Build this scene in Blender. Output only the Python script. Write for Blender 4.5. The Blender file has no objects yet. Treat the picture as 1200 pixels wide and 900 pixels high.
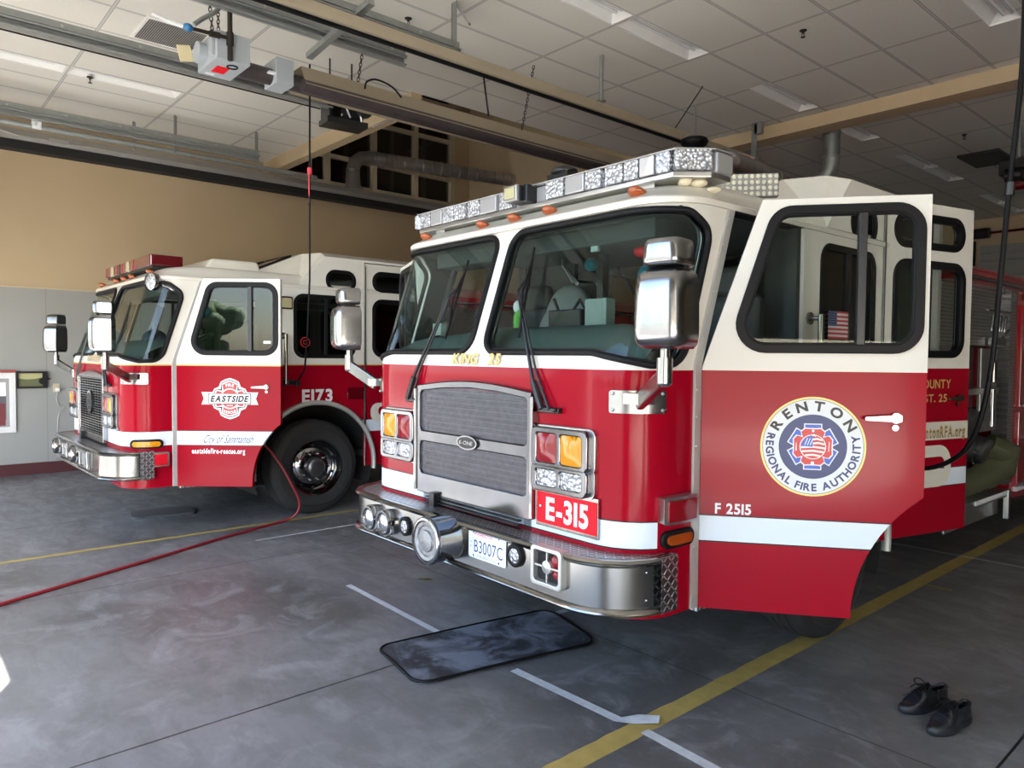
EXPO = 0.26
import bpy, bmesh, math, random
from mathutils import Vector, Matrix
from mathutils.geometry import delaunay_2d_cdt
random.seed(7)
SC = bpy.context.scene
COL = SC.collection
PI = math.pi
R = math.radians

# ------------------------------------------------------------------ helpers
def V(*a): return Vector(a)

def frame(o, x, y):
    x = Vector(x).normalized(); y = Vector(y).normalized(); z = x.cross(y).normalized()
    m = Matrix.Identity(4)
    for i in range(3):
        m[i][0], m[i][1], m[i][2], m[i][3] = x[i], y[i], z[i], o[i]
    return m

def inside(p, poly):
    x, y = p; c = False; n = len(poly); j = n - 1
    for i in range(n):
        xi, yi = poly[i]; xj, yj = poly[j]
        if (yi > y) != (yj > y) and x < (xj - xi) * (y - yi) / (yj - yi) + xi: c = not c
        j = i
    return c

def roundpoly(pts, r, n=6):
    """polygon with rounded corners; r a number or a list"""
    out = []; N = len(pts)
    for i in range(N):
        p = Vector(pts[i]); a = Vector(pts[i - 1]) - p; b = Vector(pts[(i + 1) % N]) - p
        rr = r[i] if isinstance(r, (list, tuple)) else r
        if rr <= 0: out.append((p.x, p.y)); continue
        la, lb = a.length, b.length; a.normalize(); b.normalize()
        ang = a.angle(b)
        d = min(rr / math.tan(ang / 2), la * .49, lb * .49); rr2 = d * math.tan(ang / 2)
        c = p + (a + b).normalized() * (rr2 / math.sin(ang / 2))
        s = p + a * d; e = p + b * d
        a0 = math.atan2(s.y - c.y, s.x - c.x); a1 = math.atan2(e.y - c.y, e.x - c.x)
        da = (a1 - a0 + PI) % (2 * PI) - PI
        for k in range(n + 1):
            t = a0 + da * k / n
            out.append((c.x + rr2 * math.cos(t), c.y + rr2 * math.sin(t)))
    return out

def rrect(x0, y0, x1, y1, r, n=6): return roundpoly([(x0, y0), (x1, y0), (x1, y1), (x0, y1)], r, n)
def circ(cx, cy, r, n=32, a0=0): return [(cx + r * math.cos(a0 + 2 * PI * k / n), cy + r * math.sin(a0 + 2 * PI * k / n)) for k in range(n)]

def densify(poly, g):
    out = []
    for i in range(len(poly)):
        a = Vector(poly[i]); b = Vector(poly[(i + 1) % len(poly)])
        n = max(1, int((b - a).length / g + .5))
        for k in range(n): out.append(tuple(a.lerp(b, k / n)))
    return out

def inset(poly, d):
    """move a ccw/cw polygon inwards by d (rough, by vertex normals)"""
    N = len(poly); area = sum(poly[i][0] * poly[(i + 1) % N][1] - poly[(i + 1) % N][0] * poly[i][1] for i in range(N))
    s = 1 if area > 0 else -1; out = []
    for i in range(N):
        a = Vector(poly[i - 1]); p = Vector(poly[i]); b = Vector(poly[(i + 1) % N])
        e1 = p - a; e2 = b - p
        if e1.length < 1e-7: e1 = e2
        if e2.length < 1e-7: e2 = e1
        n1 = Vector((-e1.y, e1.x)).normalized(); n2 = Vector((-e2.y, e2.x)).normalized()
        n = (n1 + n2)
        n = n1 if n.length < 1e-6 else n.normalized()
        k = max(.5, n.dot(n1))
        q = p + n * (s * d / k); out.append((q.x, q.y))
    return out

def tri2d(outline, holes=(), g=0):
    o = densify(outline, g) if g else list(outline)
    hs = [densify(h, g) if g else list(h) for h in holes]
    pts = []; edges = []; loops = []
    for lp in [o] + hs:
        i0 = len(pts); pts += [Vector(p) for p in lp]; n = len(lp)
        edges += [(i0 + i, i0 + (i + 1) % n) for i in range(n)]
        loops.append(lp)
    if g:
        xs = [p[0] for p in o]; ys = [p[1] for p in o]
        x = math.floor(min(xs) / g) * g
        while x < max(xs):
            y = math.floor(min(ys) / g) * g
            while y < max(ys):
                if inside((x, y), o) and not any(inside((x, y), h) for h in hs):
                    if min((Vector((x, y)) - q).length for q in pts[:sum(len(l) for l in loops)]) > g * .35: pts.append(Vector((x, y)))
                y += g
            x += g
    r = delaunay_2d_cdt(pts, edges, [], 0, 1e-6)
    vs, fs = r[0], r[2]; out = []
    for f in fs:
        c = (sum(vs[i].x for i in f) / len(f), sum(vs[i].y for i in f) / len(f))
        if inside(c, o) and not any(inside(c, h) for h in hs):
            a, b, d = [vs[i] for i in f[:3]]
            ar = (b - a).cross(d - a) if hasattr((b - a), 'cross') else 0
            if abs(ar) < 1e-10: continue
            out.append(list(f) if ar > 0 else list(f)[::-1])
    return [(p.x, p.y) for p in vs], out, [o] + hs

GLY = {}
def glyph(ch, bold=0.0, font=None):
    k = (ch, bold)
    if k in GLY: return GLY[k]
    cu = bpy.data.curves.new('t', 'FONT'); cu.body = ch; cu.size = 1; cu.offset = bold; cu.dimensions = '2D'; cu.fill_mode = 'FRONT'; cu.resolution_u = 4
    ob = bpy.data.objects.new('t', cu); COL.objects.link(ob)
    dg = bpy.context.evaluated_depsgraph_get(); ev = ob.evaluated_get(dg)
    me = ev.to_mesh(); vs = [(v.co.x, v.co.y) for v in me.vertices]; fs = [list(p.vertices) for p in me.polygons]
    ev.to_mesh_clear(); bpy.data.objects.remove(ob); bpy.data.curves.remove(cu)
    GLY[k] = (vs, fs); return GLY[k]

class MB:
    fixn = True
    def __init__(s): s.v = []; s.f = []; s.m = []; s.M = Matrix.Identity(4); s.mi = 0
    def add(s, vs, fs, M=None, mi=None):
        M = s.M @ M if M is not None else s.M
        i0 = len(s.v); mi = s.mi if mi is None else mi
        s.v += [M @ Vector(v) for v in vs]
        for f in fs: s.f.append([i + i0 for i in f]); s.m.append(mi)
        return s
    def box(s, c, d, M=None, mi=None):
        x, y, z = c; a, b, e = d[0] / 2, d[1] / 2, d[2] / 2
        vs = [(x + i * a, y + j * b, z + k * e) for k in (-1, 1) for j in (-1, 1) for i in (-1, 1)]
        return s.add(vs, [(0, 2, 3, 1), (4, 5, 7, 6), (0, 1, 5, 4), (2, 6, 7, 3), (0, 4, 6, 2), (1, 3, 7, 5)], M, mi)
    def box2(s, a, b, M=None, mi=None):
        return s.box([(a[i] + b[i]) / 2 for i in range(3)], [abs(a[i] - b[i]) for i in range(3)], M, mi)
    def prism(s, poly, d0, d1, M=None, mi=None, holes=(), g=0, fn=None):
        """2-D polygon in xy of frame M, from z=d0 to z=d1"""
        vs, fs, loops = tri2d(poly, holes, g)
        F = fn or (lambda x, y, d: (x, y, d))
        n = len(vs)
        s.add([F(x, y, d1) for x, y in vs] + [F(x, y, d0) for x, y in vs], [list(f) for f in fs] + [[i + n for i in f[::-1]] for f in fs], M, mi)
        for k, lp in enumerate(loops):
            m = len(lp); area = sum(lp[i][0] * lp[(i + 1) % m][1] - lp[(i + 1) % m][0] * lp[i][1] for i in range(m))
            ccw = area > 0
            q = []
            for i in range(m):
                j = (i + 1) % m
                f = [i, j, j + m, i + m]
                f = f[::-1] if (ccw == (k == 0)) is True else f
                q.append(f)
            s.add([F(x, y, d1) for x, y in lp] + [F(x, y, d0) for x, y in lp], q, M, mi)
        return s
    def flat(s, poly, d=0, M=None, mi=None, holes=()):
        vs, fs, _ = tri2d(poly, holes)
        return s.add([(x, y, d) for x, y in vs], fs, M, mi)
    def tube(s, pts, r, n=8, closed=False, cap=True, M=None, mi=None, flat=1.0, up=None):
        pts = [Vector(p) for p in pts]; N = len(pts); rs = r if isinstance(r, (list, tuple)) else [r] * N
        vs = []; fs = []; nrm = None
        for i in range(N):
            if closed: t = (pts[(i + 1) % N] - pts[i - 1])
            else: t = pts[min(i + 1, N - 1)] - pts[max(i - 1, 0)]
            if t.length < 1e-9: t = Vector((0, 0, 1))
            t.normalize()
            if nrm is None:
                nrm = Vector(up) if up else (Vector((0, 0, 1)) if abs(t.z) < .9 else Vector((1, 0, 0)))
            nrm = nrm - t * nrm.dot(t)
            if nrm.length < 1e-6: nrm = t.orthogonal()
            nrm.normalize(); b = t.cross(nrm)
            for k in range(n):
                a = 2 * PI * k / n
                vs.append(pts[i] + (nrm * math.cos(a) + b * math.sin(a) * flat) * rs[i])
        for i in range(N if closed else N - 1):
            for k in range(n):
                a = i * n + k; b = i * n + (k + 1) % n; j = (i + 1) % N
                fs.append((a, b, j * n + (k + 1) % n, j * n + k))
        if cap and not closed: fs += [tuple(range(n))[::-1], tuple(range((N - 1) * n, N * n))]
        return s.add(vs, fs, M, mi)
    def cyl(s, p0, p1, r, n=20, r1=None, M=None, mi=None): return s.tube([p0, p1], [r, r if r1 is None else r1], n, M=M, mi=mi)
    def bar(s, p0, p1, w, h, M=None, mi=None):
        """rectangular bar from p0 to p1; w along the horizontal, h along the vertical-ish axis"""
        p0 = Vector(p0); p1 = Vector(p1); t = (p1 - p0).normalized()
        up = Vector((0, 0, 1)) if abs(t.z) < .95 else Vector((0, 1, 0))
        b = t.cross(up).normalized(); u = b.cross(t)
        vs = [p + b * (i * w / 2) + u * (j * h / 2) for p in (p0, p1) for i, j in ((-1, -1), (1, -1), (1, 1), (-1, 1))]
        return s.add(vs, [(0, 1, 2, 3), (7, 6, 5, 4), (0, 4, 5, 1), (1, 5, 6, 2), (2, 6, 7, 3), (3, 7, 4, 0)], M, mi)
    def lathe(s, prof, n=32, M=None, mi=None):
        """profile of (r, z) about the z axis of M"""
        vs = []; fs = []; N = len(prof)
        for r, z in prof:
            for k in range(n):
                a = 2 * PI * k / n; vs.append((max(r, 1e-4) * math.cos(a), max(r, 1e-4) * math.sin(a), z))
        for i in range(N - 1):
            for k in range(n): fs.append((i * n + k, i * n + (k + 1) % n, (i + 1) * n + (k + 1) % n, (i + 1) * n + k))
        return s.add(vs, fs, M, mi)
    def ball(s, c, r, M=None, mi=None, n=16, m=10):
        rx, ry, rz = r if isinstance(r, (list, tuple)) else (r, r, r)
        vs = []; fs = []
        for i in range(m + 1):
            t = PI * i / m
            for k in range(n):
                a = 2 * PI * k / n; vs.append((c[0] + rx * math.sin(t) * math.cos(a), c[1] + ry * math.sin(t) * math.sin(a), c[2] + rz * math.cos(t)))
        for i in range(m):
            for k in range(n): fs.append((i * n + k, (i + 1) * n + k, (i + 1) * n + (k + 1) % n, i * n + (k + 1) % n))
        return s.add(vs, fs, M, mi)
    def text(s, st, w, h, M, mi=None, bold=0.0, shear=0.0, sp=1.0, d=0.0, fn=None):
        """string centred on the frame origin, fitted to w x h"""
        x = 0; vs = []; fs = []
        for ch in st:
            if ch == ' ': x += .32; continue
            gv, gf = glyph(ch, bold)
            if not gv: continue
            x0 = min(p[0] for p in gv); x1 = max(p[0] for p in gv); i0 = len(vs)
            vs += [(p[0] - x0 + x, p[1]) for p in gv]; fs += [[i + i0 for i in f] for f in gf]
            x += (x1 - x0) + .09 * sp
        ax0 = min(p[0] for p in vs); ax1 = max(p[0] for p in vs)
        up = [p[1] for p in vs]; ay0 = 0 if min(up) < -.05 and any(c in 'gpqy' for c in st) else min(up); ay1 = max(up)
        out = []
        for px, py in vs:
            X = ((px - ax0) / (ax1 - ax0) - .5) * w; Y = ((py - ay0) / (ay1 - ay0) - .5) * h
            X += shear * Y
            out.append(fn(X, Y) if fn else (X, Y, d))
        return s.add(out, fs, M, mi)
    def arctext(s, st, rad, a_mid, size, M, mi=None, bold=0.0, step=None, inward=False, d=0.0, sx=1.0):
        """letters on a circle; a_mid the angle of the middle of the string"""
        wd = []
        for ch in st:
            if ch == ' ': wd.append((None, .30)); continue
            gv, gf = glyph(ch, bold); x0 = min(p[0] for p in gv); x1 = max(p[0] for p in gv); wd.append(((gv, gf, x0, x1), x1 - x0))
        gap = step if step is not None else .1
        tot = sum(w for _, w in wd) + gap * (len(wd) - 1)
        x = -tot / 2
        for g_, w in wd:
            if g_:
                gv, gf, x0, x1 = g_
                th = (x + w / 2) * size * sx / rad
                a = a_mid - th if not inward else a_mid + th
                vs = []
                for px, py in gv:
                    lx = (px - (x0 + x1) / 2) * size * sx; ly = (py - .35) * size
                    if not inward: er = (math.cos(a), math.sin(a)); et = (math.sin(a), -math.cos(a))
                    else: er = (-math.cos(a), -math.sin(a)); et = (-math.sin(a), math.cos(a))
                    bx = math.cos(a) * rad; by = math.sin(a) * rad
                    vs.append((bx + er[0] * ly + et[0] * lx, by + er[1] * ly + et[1] * lx, d))
                s.add(vs, gf, M, mi)
            x += w + gap
        return s
    def build(s, name, mats, parent=None, smooth=35, bevel=0, seg=2, merge=0, kind=None, label=None, loc=None, rot=None, merge_d=0.0):
        me = bpy.data.meshes.new(name)
        me.from_pydata([tuple(v) for v in s.v], [], s.f)
        mats = mats if isinstance(mats, (list, tuple)) else [mats]
        for m in mats: me.materials.append(m)
        for p, i in zip(me.polygons, s.m): p.material_index = min(i, len(mats) - 1)
        bm = bmesh.new(); bm.from_mesh(me)
        bmesh.ops.remove_doubles(bm, verts=bm.verts, dist=1e-5)
        bmesh.ops.dissolve_degenerate(bm, edges=bm.edges, dist=1e-6)
        if s.fixn: bmesh.ops.recalc_face_normals(bm, faces=bm.faces)
        bm.to_mesh(me); bm.free()
        if smooth:
            for p in me.polygons: p.use_smooth = True
            me.set_sharp_from_angle(angle=R(smooth))
        me.update()
        o = bpy.data.objects.new(name, me); COL.objects.link(o)
        if parent: o.parent = parent
        if loc: o.location = loc
        if rot: o.rotation_euler = rot
        if bevel:
            b = o.modifiers.new('b', 'BEVEL'); b.width = bevel; b.segments = seg; b.limit_method = 'ANGLE'; b.angle_limit = R(40)
            b.harden_normals = False
        if kind: o['kind'] = kind
        if label: o['label'] = label
        return o


def tag(o, label, cat, group=None, kind=None):
    if label: o['label'] = label
    if cat: o['category'] = cat
    if group: o['group'] = group
    if kind: o['kind'] = kind
    return o

def empty(name, loc=(0, 0, 0), rz=0, label=None, cat=None, group=None, parent=None):
    o = bpy.data.objects.new(name, None); COL.objects.link(o); o.location = loc; o.rotation_euler = (0, 0, rz); o.empty_display_size = .2
    if parent: o.parent = parent
    return tag(o, label, cat, group)

def copy_tree(o, parent=None):
    c = o.copy(); COL.objects.link(c)
    if parent: c.parent = parent
    for ch in list(o.children): copy_tree(ch, c)
    return c

# ------------------------------------------------------------------ materials
MATS = {}
def nodes(name):
    m = bpy.data.materials.new(name); m.use_nodes = True
    nt = m.node_tree; b = nt.nodes['Principled BSDF']; return m, nt, b
def N(nt, t, **k):
    n = nt.nodes.new(t)
    for a, v in k.items():
        if a.startswith('i_'): n.inputs[int(a[2:]) if a[2:].isdigit() else a[2:].replace('_', ' ')].default_value = v
        else: setattr(n, a, v)
    return n
def math_(nt, op, a, b=None, c=None, clamp=False):
    n = nt.nodes.new('ShaderNodeMath'); n.operation = op; n.use_clamp = clamp
    for i, x in enumerate((a, b, c)):
        if x is None: continue
        if isinstance(x, (int, float)): n.inputs[i].default_value = x
        else: nt.links.new(x, n.inputs[i])
    return n.outputs[0]
def mixc(nt, fac, a, b):
    n = nt.nodes.new('ShaderNodeMix'); n.data_type = 'RGBA'
    if isinstance(fac, (int, float)): n.inputs[0].default_value = fac
    else: nt.links.new(fac, n.inputs[0])
    for i, x in ((6, a), (7, b)):
        if isinstance(x, (tuple, list)): n.inputs[i].default_value = (*x[:3], 1)
        else: nt.links.new(x, n.inputs[i])
    return n.outputs[2]
def mixf(nt, fac, a, b):
    n = nt.nodes.new('ShaderNodeMix'); n.data_type = 'FLOAT'
    for i, x in ((0, fac), (2, a), (3, b)):
        if isinstance(x, (int, float)): n.inputs[i].default_value = x
        else: nt.links.new(x, n.inputs[i])
    return n.outputs[0]
def smooth_(nt, x, lo, hi):
    n = nt.nodes.new('ShaderNodeMapRange'); n.interpolation_type = 'SMOOTHSTEP'
    nt.links.new(x, n.inputs[0]); n.inputs[1].default_value = lo; n.inputs[2].default_value = hi; return n.outputs[0]
def coords(nt, kind='Object'):
    t = nt.nodes.new('ShaderNodeTexCoord'); return t.outputs[kind]
def sep(nt, c):
    s = nt.nodes.new('ShaderNodeSeparateXYZ'); nt.links.new(c, s.inputs[0]); return s.outputs
def noise(nt, c, scale, detail=3, rough=.55, dist=0):
    n = nt.nodes.new('ShaderNodeTexNoise'); n.inputs['Scale'].default_value = scale; n.inputs['Detail'].default_value = detail
    n.inputs['Roughness'].default_value = rough; n.inputs['Distortion'].default_value = dist
    if c is not None: nt.links.new(c, n.inputs['Vector'])
    return n.outputs[0]
def bump(nt, b, h, strength, dist=.01):
    n = nt.nodes.new('ShaderNodeBump'); n.inputs['Strength'].default_value = strength; n.inputs['Distance'].default_value = dist
    nt.links.new(h, n.inputs['Height']); nt.links.new(n.outputs[0], b.inputs['Normal'])

def mat(name, col, rough=.5, metal=0, coat=0, spec=None, var=0, nscale=8, bmp=0, bscale=60, emit=None, rvar=0, trans=0, ior=None):
    if name in MATS: return MATS[name]
    m, nt, b = nodes(name)
    b.inputs['Base Color'].default_value = (*col, 1); b.inputs['Roughness'].default_value = rough; b.inputs['Metallic'].default_value = metal
    if coat: b.inputs['Coat Weight'].default_value = coat; b.inputs['Coat Roughness'].default_value = .03
    if spec is not None: b.inputs['Specular IOR Level'].default_value = spec
    if trans: b.inputs['Transmission Weight'].default_value = trans
    if ior: b.inputs['IOR'].default_value = ior
    c = coords(nt)
    n1 = noise(nt, c, nscale, 4)
    v = var if var else .06
    dark = tuple(x * (1 - v) for x in col); lite = tuple(min(1, x * (1 + v)) for x in col)
    nt.links.new(mixc(nt, n1, dark, lite), b.inputs['Base Color'])
    if rvar: nt.links.new(mixf(nt, noise(nt, c, nscale * 2.3, 3), max(0.02, rough - rvar), rough + rvar), b.inputs['Roughness'])
    if bmp: bump(nt, b, noise(nt, c, bscale, 3), bmp, .004)
    if emit: b.inputs['Emission Color'].default_value = (*emit[0], 1); b.inputs['Emission Strength'].default_value = emit[1]
    MATS[name] = m; return m
# ------------------------------------------------------------------ material set
def paint(name, belt, st, gold=False, vcut=None):
    m, nt, b = nodes(name)
    z = sep(nt, coords(nt))[2]
    n = noise(nt, coords(nt), 1.3, 2)
    red = mixc(nt, n, (.275, .002, .012), (.315, .0025, .014)); white = (.69, .665, .605); strip = (.66, .73, .82)
    up = math_(nt, 'GREATER_THAN', z, belt)
    s1 = math_(nt, 'MULTIPLY', math_(nt, 'GREATER_THAN', z, st[0]), math_(nt, 'LESS_THAN', z, st[1]))
    if vcut:
        yc = math_(nt, 'LESS_THAN', sep(nt, coords(nt))[1], vcut); s1 = math_(nt, 'MULTIPLY', s1, yc)
    e = .006
    s0 = math_(nt, 'MULTIPLY', math_(nt, 'GREATER_THAN', z, st[0] - e), math_(nt, 'LESS_THAN', z, st[1] + e))
    if vcut: s0 = math_(nt, 'MULTIPLY', s0, yc)
    c = mixc(nt, s0, red, (.02, .02, .02)); c = mixc(nt, s1, c, strip); c = mixc(nt, up, c, white)
    if gold:
        gl = math_(nt, 'MULTIPLY', math_(nt, 'GREATER_THAN', z, belt), math_(nt, 'LESS_THAN', z, belt + .012))
        c = mixc(nt, gl, c, (.62, .50, .18))
    nt.links.new(c, b.inputs['Base Color'])
    nt.links.new(mixf(nt, s1, .16, .38), b.inputs['Roughness']); b.inputs['Coat Weight'].default_value = .05; b.inputs['Coat Roughness'].default_value = .05; b.inputs['Specular IOR Level'].default_value = .12
    bump(nt, b, noise(nt, coords(nt), 2.2, 1), .03, .02)
    return m
def rootred():
    return mat('red_paint', (.30, .004, .012), .18, coat=.7)
def glassm(name, tint, refl=1.0, rough=0.0, ior=1.5):
    m = bpy.data.materials.new(name); m.use_nodes = True; nt = m.node_tree; nt.nodes.remove(nt.nodes['Principled BSDF'])
    t = N(nt, 'ShaderNodeBsdfTransparent'); t.inputs[0].default_value = (*tint, 1)
    g = N(nt, 'ShaderNodeBsdfGlossy'); g.inputs['Roughness'].default_value = rough; g.inputs['Color'].default_value = (.9 * refl, .95 * refl, refl, 1)
    f = N(nt, 'ShaderNodeFresnel'); ge = N(nt, 'ShaderNodeNewGeometry'); nt.links.new(mixf(nt, ge.outputs['Backfacing'], ior, 1 / ior), f.inputs[0])
    mx = N(nt, 'ShaderNodeMixShader'); nt.links.new(f.outputs[0], mx.inputs[0]); nt.links.new(t.outputs[0], mx.inputs[1]); nt.links.new(g.outputs[0], mx.inputs[2])
    nt.links.new(mx.outputs[0], nt.nodes['Material Output'].inputs[0]); return m
def diamond(name, a0, a1, cell=.028):
    m, nt, b = nodes(name)
    o = sep(nt, coords(nt)); u = math_(nt, 'DIVIDE', o[a0], cell); v = math_(nt, 'DIVIDE', o[a1], cell)
    par = math_(nt, 'MODULO', math_(nt, 'ABSOLUTE', math_(nt, 'ADD', math_(nt, 'FLOOR', u), math_(nt, 'FLOOR', v))), 2.0)
    x = math_(nt, 'SUBTRACT', math_(nt, 'FRACT', u), .5); y = math_(nt, 'SUBTRACT', math_(nt, 'FRACT', v), .5)
    sg = math_(nt, 'SUBTRACT', math_(nt, 'MULTIPLY', par, 2.0), 1.0); y = math_(nt, 'MULTIPLY', y, sg)
    p = math_(nt, 'ADD', x, y); q = math_(nt, 'SUBTRACT', x, y)
    d = math_(nt, 'ADD', math_(nt, 'POWER', math_(nt, 'ABSOLUTE', math_(nt, 'MULTIPLY', p, 3.6)), 2.0), math_(nt, 'POWER', math_(nt, 'ABSOLUTE', math_(nt, 'MULTIPLY', q, 1.15)), 2.0))
    h = smooth_(nt, d, 1.0, .35)
    b.inputs['Metallic'].default_value = 1; nt.links.new(mixc(nt, h, (.30, .30, .30), (.75, .75, .75)), b.inputs['Base Color'])
    b.inputs['Roughness'].default_value = .3; bump(nt, b, h, .8, .006); return m
def perforated(name, ax0, ax1, pitch=.0085):
    m, nt, b = nodes(name); o = sep(nt, coords(nt))
    u = math_(nt, 'DIVIDE', o[ax0], pitch); v = math_(nt, 'DIVIDE', o[ax1], pitch)
    row = math_(nt, 'MODULO', math_(nt, 'FLOOR', v), 2.0); u = math_(nt, 'ADD', u, math_(nt, 'MULTIPLY', math_(nt, 'ABSOLUTE', row), .5))
    x = math_(nt, 'SUBTRACT', math_(nt, 'FRACT', u), .5); y = math_(nt, 'SUBTRACT', math_(nt, 'FRACT', v), .5)
    d = math_(nt, 'SQRT', math_(nt, 'ADD', math_(nt, 'MULTIPLY', x, x), math_(nt, 'MULTIPLY', y, y)))
    hole = math_(nt, 'LESS_THAN', d, .33)
    b.inputs['Metallic'].default_value = .8; b.inputs['Roughness'].default_value = .35
    nt.links.new(mixc(nt, noise(nt, coords(nt), 30, 4), (.04, .04, .05), (.17, .17, .20)), b.inputs['Base Color'])
    t = N(nt, 'ShaderNodeBsdfTransparent'); mx = N(nt, 'ShaderNodeMixShader')
    nt.links.new(hole, mx.inputs[0]); nt.links.new(b.outputs[0], mx.inputs[1]); nt.links.new(t.outputs[0], mx.inputs[2])
    nt.links.new(mx.outputs[0], nt.nodes['Material Output'].inputs[0]); return m

darkchrome = mat('dull_chrome', (.17, .175, .19), .18, 1, var=.25, rvar=.06, nscale=7)
chrome = mat('chrome', (.30, .30, .305), .10, 1, var=.05, rvar=.05, nscale=5)
alu = mat('polished_aluminium', (.31, .31, .31), .24, 1, var=.12, nscale=6, rvar=.08)
satin = mat('satin_trim', (.48, .48, .46), .38, .35, var=.08)
brushed = mat('brushed_steel', (.50, .50, .49), .34, 1, var=.1, nscale=10, rvar=.1)
bumperm = mat('bumper_steel', (.35, .345, .33), .20, 1, var=.12, nscale=3, rvar=.06)
galv = mat('galvanised_steel', (.33, .35, .34), .5, .7, var=.18, nscale=14)
blackr = mat('black_rubber', (.005, .005, .006), .5, var=.2, spec=.2)
blackp = mat('black_plastic', (.010, .010, .012), .35, var=.2)
blackm = mat('matt_black', (.008, .008, .008), .8)
tirem = mat('tire_rubber', (.018, .018, .020), .75, var=.3, nscale=12)
redm = rootred()
creamm = mat('cream_white_paint', (.70, .67, .595), .25, coat=.4)
whitem = mat('white_vinyl', (.74, .76, .78), .5, spec=.2)
signred = mat('red_sign', (.72, .010, .022), .45, spec=.12)
navy = mat('navy_vinyl', (.015, .03, .13), .4)
bluev = mat('blue_vinyl', (.03, .10, .50), .4)
redv = mat('red_vinyl', (.55, .03, .03), .4)
goldv = mat('gold_leaf', (.62, .42, .13), .35, .3)
blackv = mat('black_vinyl', (.015, .015, .015), .45)
greyv = mat('grey_vinyl', (.20, .22, .25), .45)
amberl = mat('amber_lens', (.62, .24, .008), .15, coat=.2, spec=.4)
orangel = mat('orange_lens', (.30, .055, .004), .2, coat=.6)
redl = mat('red_lens', (.22, .004, .010), .15, coat=.2, spec=.4)
brightred = mat('bright_red_lens', (.55, .008, .02), .2, coat=.2, spec=.3)
darkredl = mat('dark_red_lens', (.10, .002, .006), .1, coat=1)
def clearlens():
    m, nt, b = nodes('crystal_lens'); c = coords(nt)
    v = N(nt, 'ShaderNodeTexVoronoi'); v.inputs['Scale'].default_value = 62; nt.links.new(c, v.inputs['Vector'])
    nt.links.new(mixc(nt, smooth_(nt, v.outputs[0], .05, .7), (.92, .93, .96), (.30, .31, .33)), b.inputs['Base Color'])
    b.inputs['Metallic'].default_value = .55; b.inputs['Roughness'].default_value = .12; b.inputs['Coat Weight'].default_value = 1
    bump(nt, b, v.outputs[0], .9, .01); return m
crystal = clearlens()
lensgrey = mat('frosted_grey_lens', (.40, .40, .41), .25, .3, coat=.6)
yellowlens = mat('pale_yellow_lens', (.45, .42, .24), .3, coat=.5)
dash = mat('dark_dash', (.06, .08, .08), .7, bmp=.2)
dashg = mat('grey_green_dash', (.075, .11, .105), .75, bmp=.1)
dgrey = mat('dark_grey_vinyl', (.028, .032, .032), .6)
headl = mat('headliner', (.03, .04, .04), .9)
cabin = mat('cabin_grey', (.028, .035, .033), .7)
mint = mat('pale_mint_plastic', (.24, .30, .27), .5)
foil = mat('silver_cover', (.30, .34, .33), .45, .3, bmp=1, bscale=16)
hivis = mat('hi_vis_fabric', (.42, .60, .06), .7)
tealm = mat('teal_plastic', (.01, .14, .19), .4)
orangem = mat('orange_fabric', (.5, .08, .01), .7)
winglass = glassm('windshield_glass', (.86, .92, .90), ior=1.27)
sideglass = glassm('door_glass', (.90, .93, .92), ior=1.32)
darkglass = glassm('tinted_glass', (.35, .38, .38), ior=1.4)
frontperf = perforated('perforated_grille', 0, 2)
tread_uv = diamond('tread_plate_top', 0, 1)
tread_side = diamond('tread_plate_side', 1, 2)
tan = mat('tan_painted_steel', (.36, .30, .22), .5, .2)
greybox = mat('grey_enamel', (.36, .40, .43), .4)
olive = mat('olive_canvas', (.07, .075, .035), .85, bmp=.5, bscale=120)
hosered = mat('red_hose', (.20, .008, .015), .45)

# ------------------------------------------------------------------ setting
ZC = 4.90
def floor_mat():
    m, nt, b = nodes('concrete'); c = coords(nt); o = sep(nt, c)
    n1 = noise(nt, c, .55, 6, .62, .4); n2 = noise(nt, c, 2.4, 7, .68, 1.2); n3 = noise(nt, c, 14, 5, .7)
    mp = N(nt, 'ShaderNodeMapping'); mp.inputs['Rotation'].default_value = (0, 0, .5); mp.inputs['Scale'].default_value = (1.2, 3, 1); nt.links.new(c, mp.inputs[0])
    n4 = noise(nt, mp.outputs[0], 2.2, 6, .7, .6)
    a = mixc(nt, smooth_(nt, n1, .36, .64), (.10, .098, .098), (.195, .198, .205))
    a = mixc(nt, math_(nt, 'MULTIPLY', smooth_(nt, n2, .48, .66), .6), a, (.29, .295, .305))
    a = mixc(nt, math_(nt, 'MULTIPLY', smooth_(nt, n4, .38, .66), .32), a, (.12, .112, .10))
    a = mixc(nt, math_(nt, 'MULTIPLY', smooth_(nt, n3, .50, .70), .22), a, (.26, .265, .27))
    # control joints every 2.49 m
    def joint(co, off, per, w=.006):
        f = math_(nt, 'ABSOLUTE', math_(nt, 'SUBTRACT', math_(nt, 'FRACT', math_(nt, 'ADD', math_(nt, 'DIVIDE', math_(nt, 'SUBTRACT', co, off), per), .5)), .5))
        return math_(nt, 'LESS_THAN', f, w / per)
    j = math_(nt, 'MAXIMUM', joint(o[0], -.885, 2.49), joint(o[1], 3.30, 3.9, .004))
    a = mixc(nt, j, a, (.018, .018, .018))
    nt.links.new(a, b.inputs['Base Color'])
    r = mixf(nt, smooth_(nt, n4, .3, .7), .30, .46)
    nt.links.new(r, b.inputs['Roughness']); b.inputs['Specular IOR Level'].default_value = .55
    bump(nt, b, noise(nt, c, 3, 6, .6), .10, .02)
    return m
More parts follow.
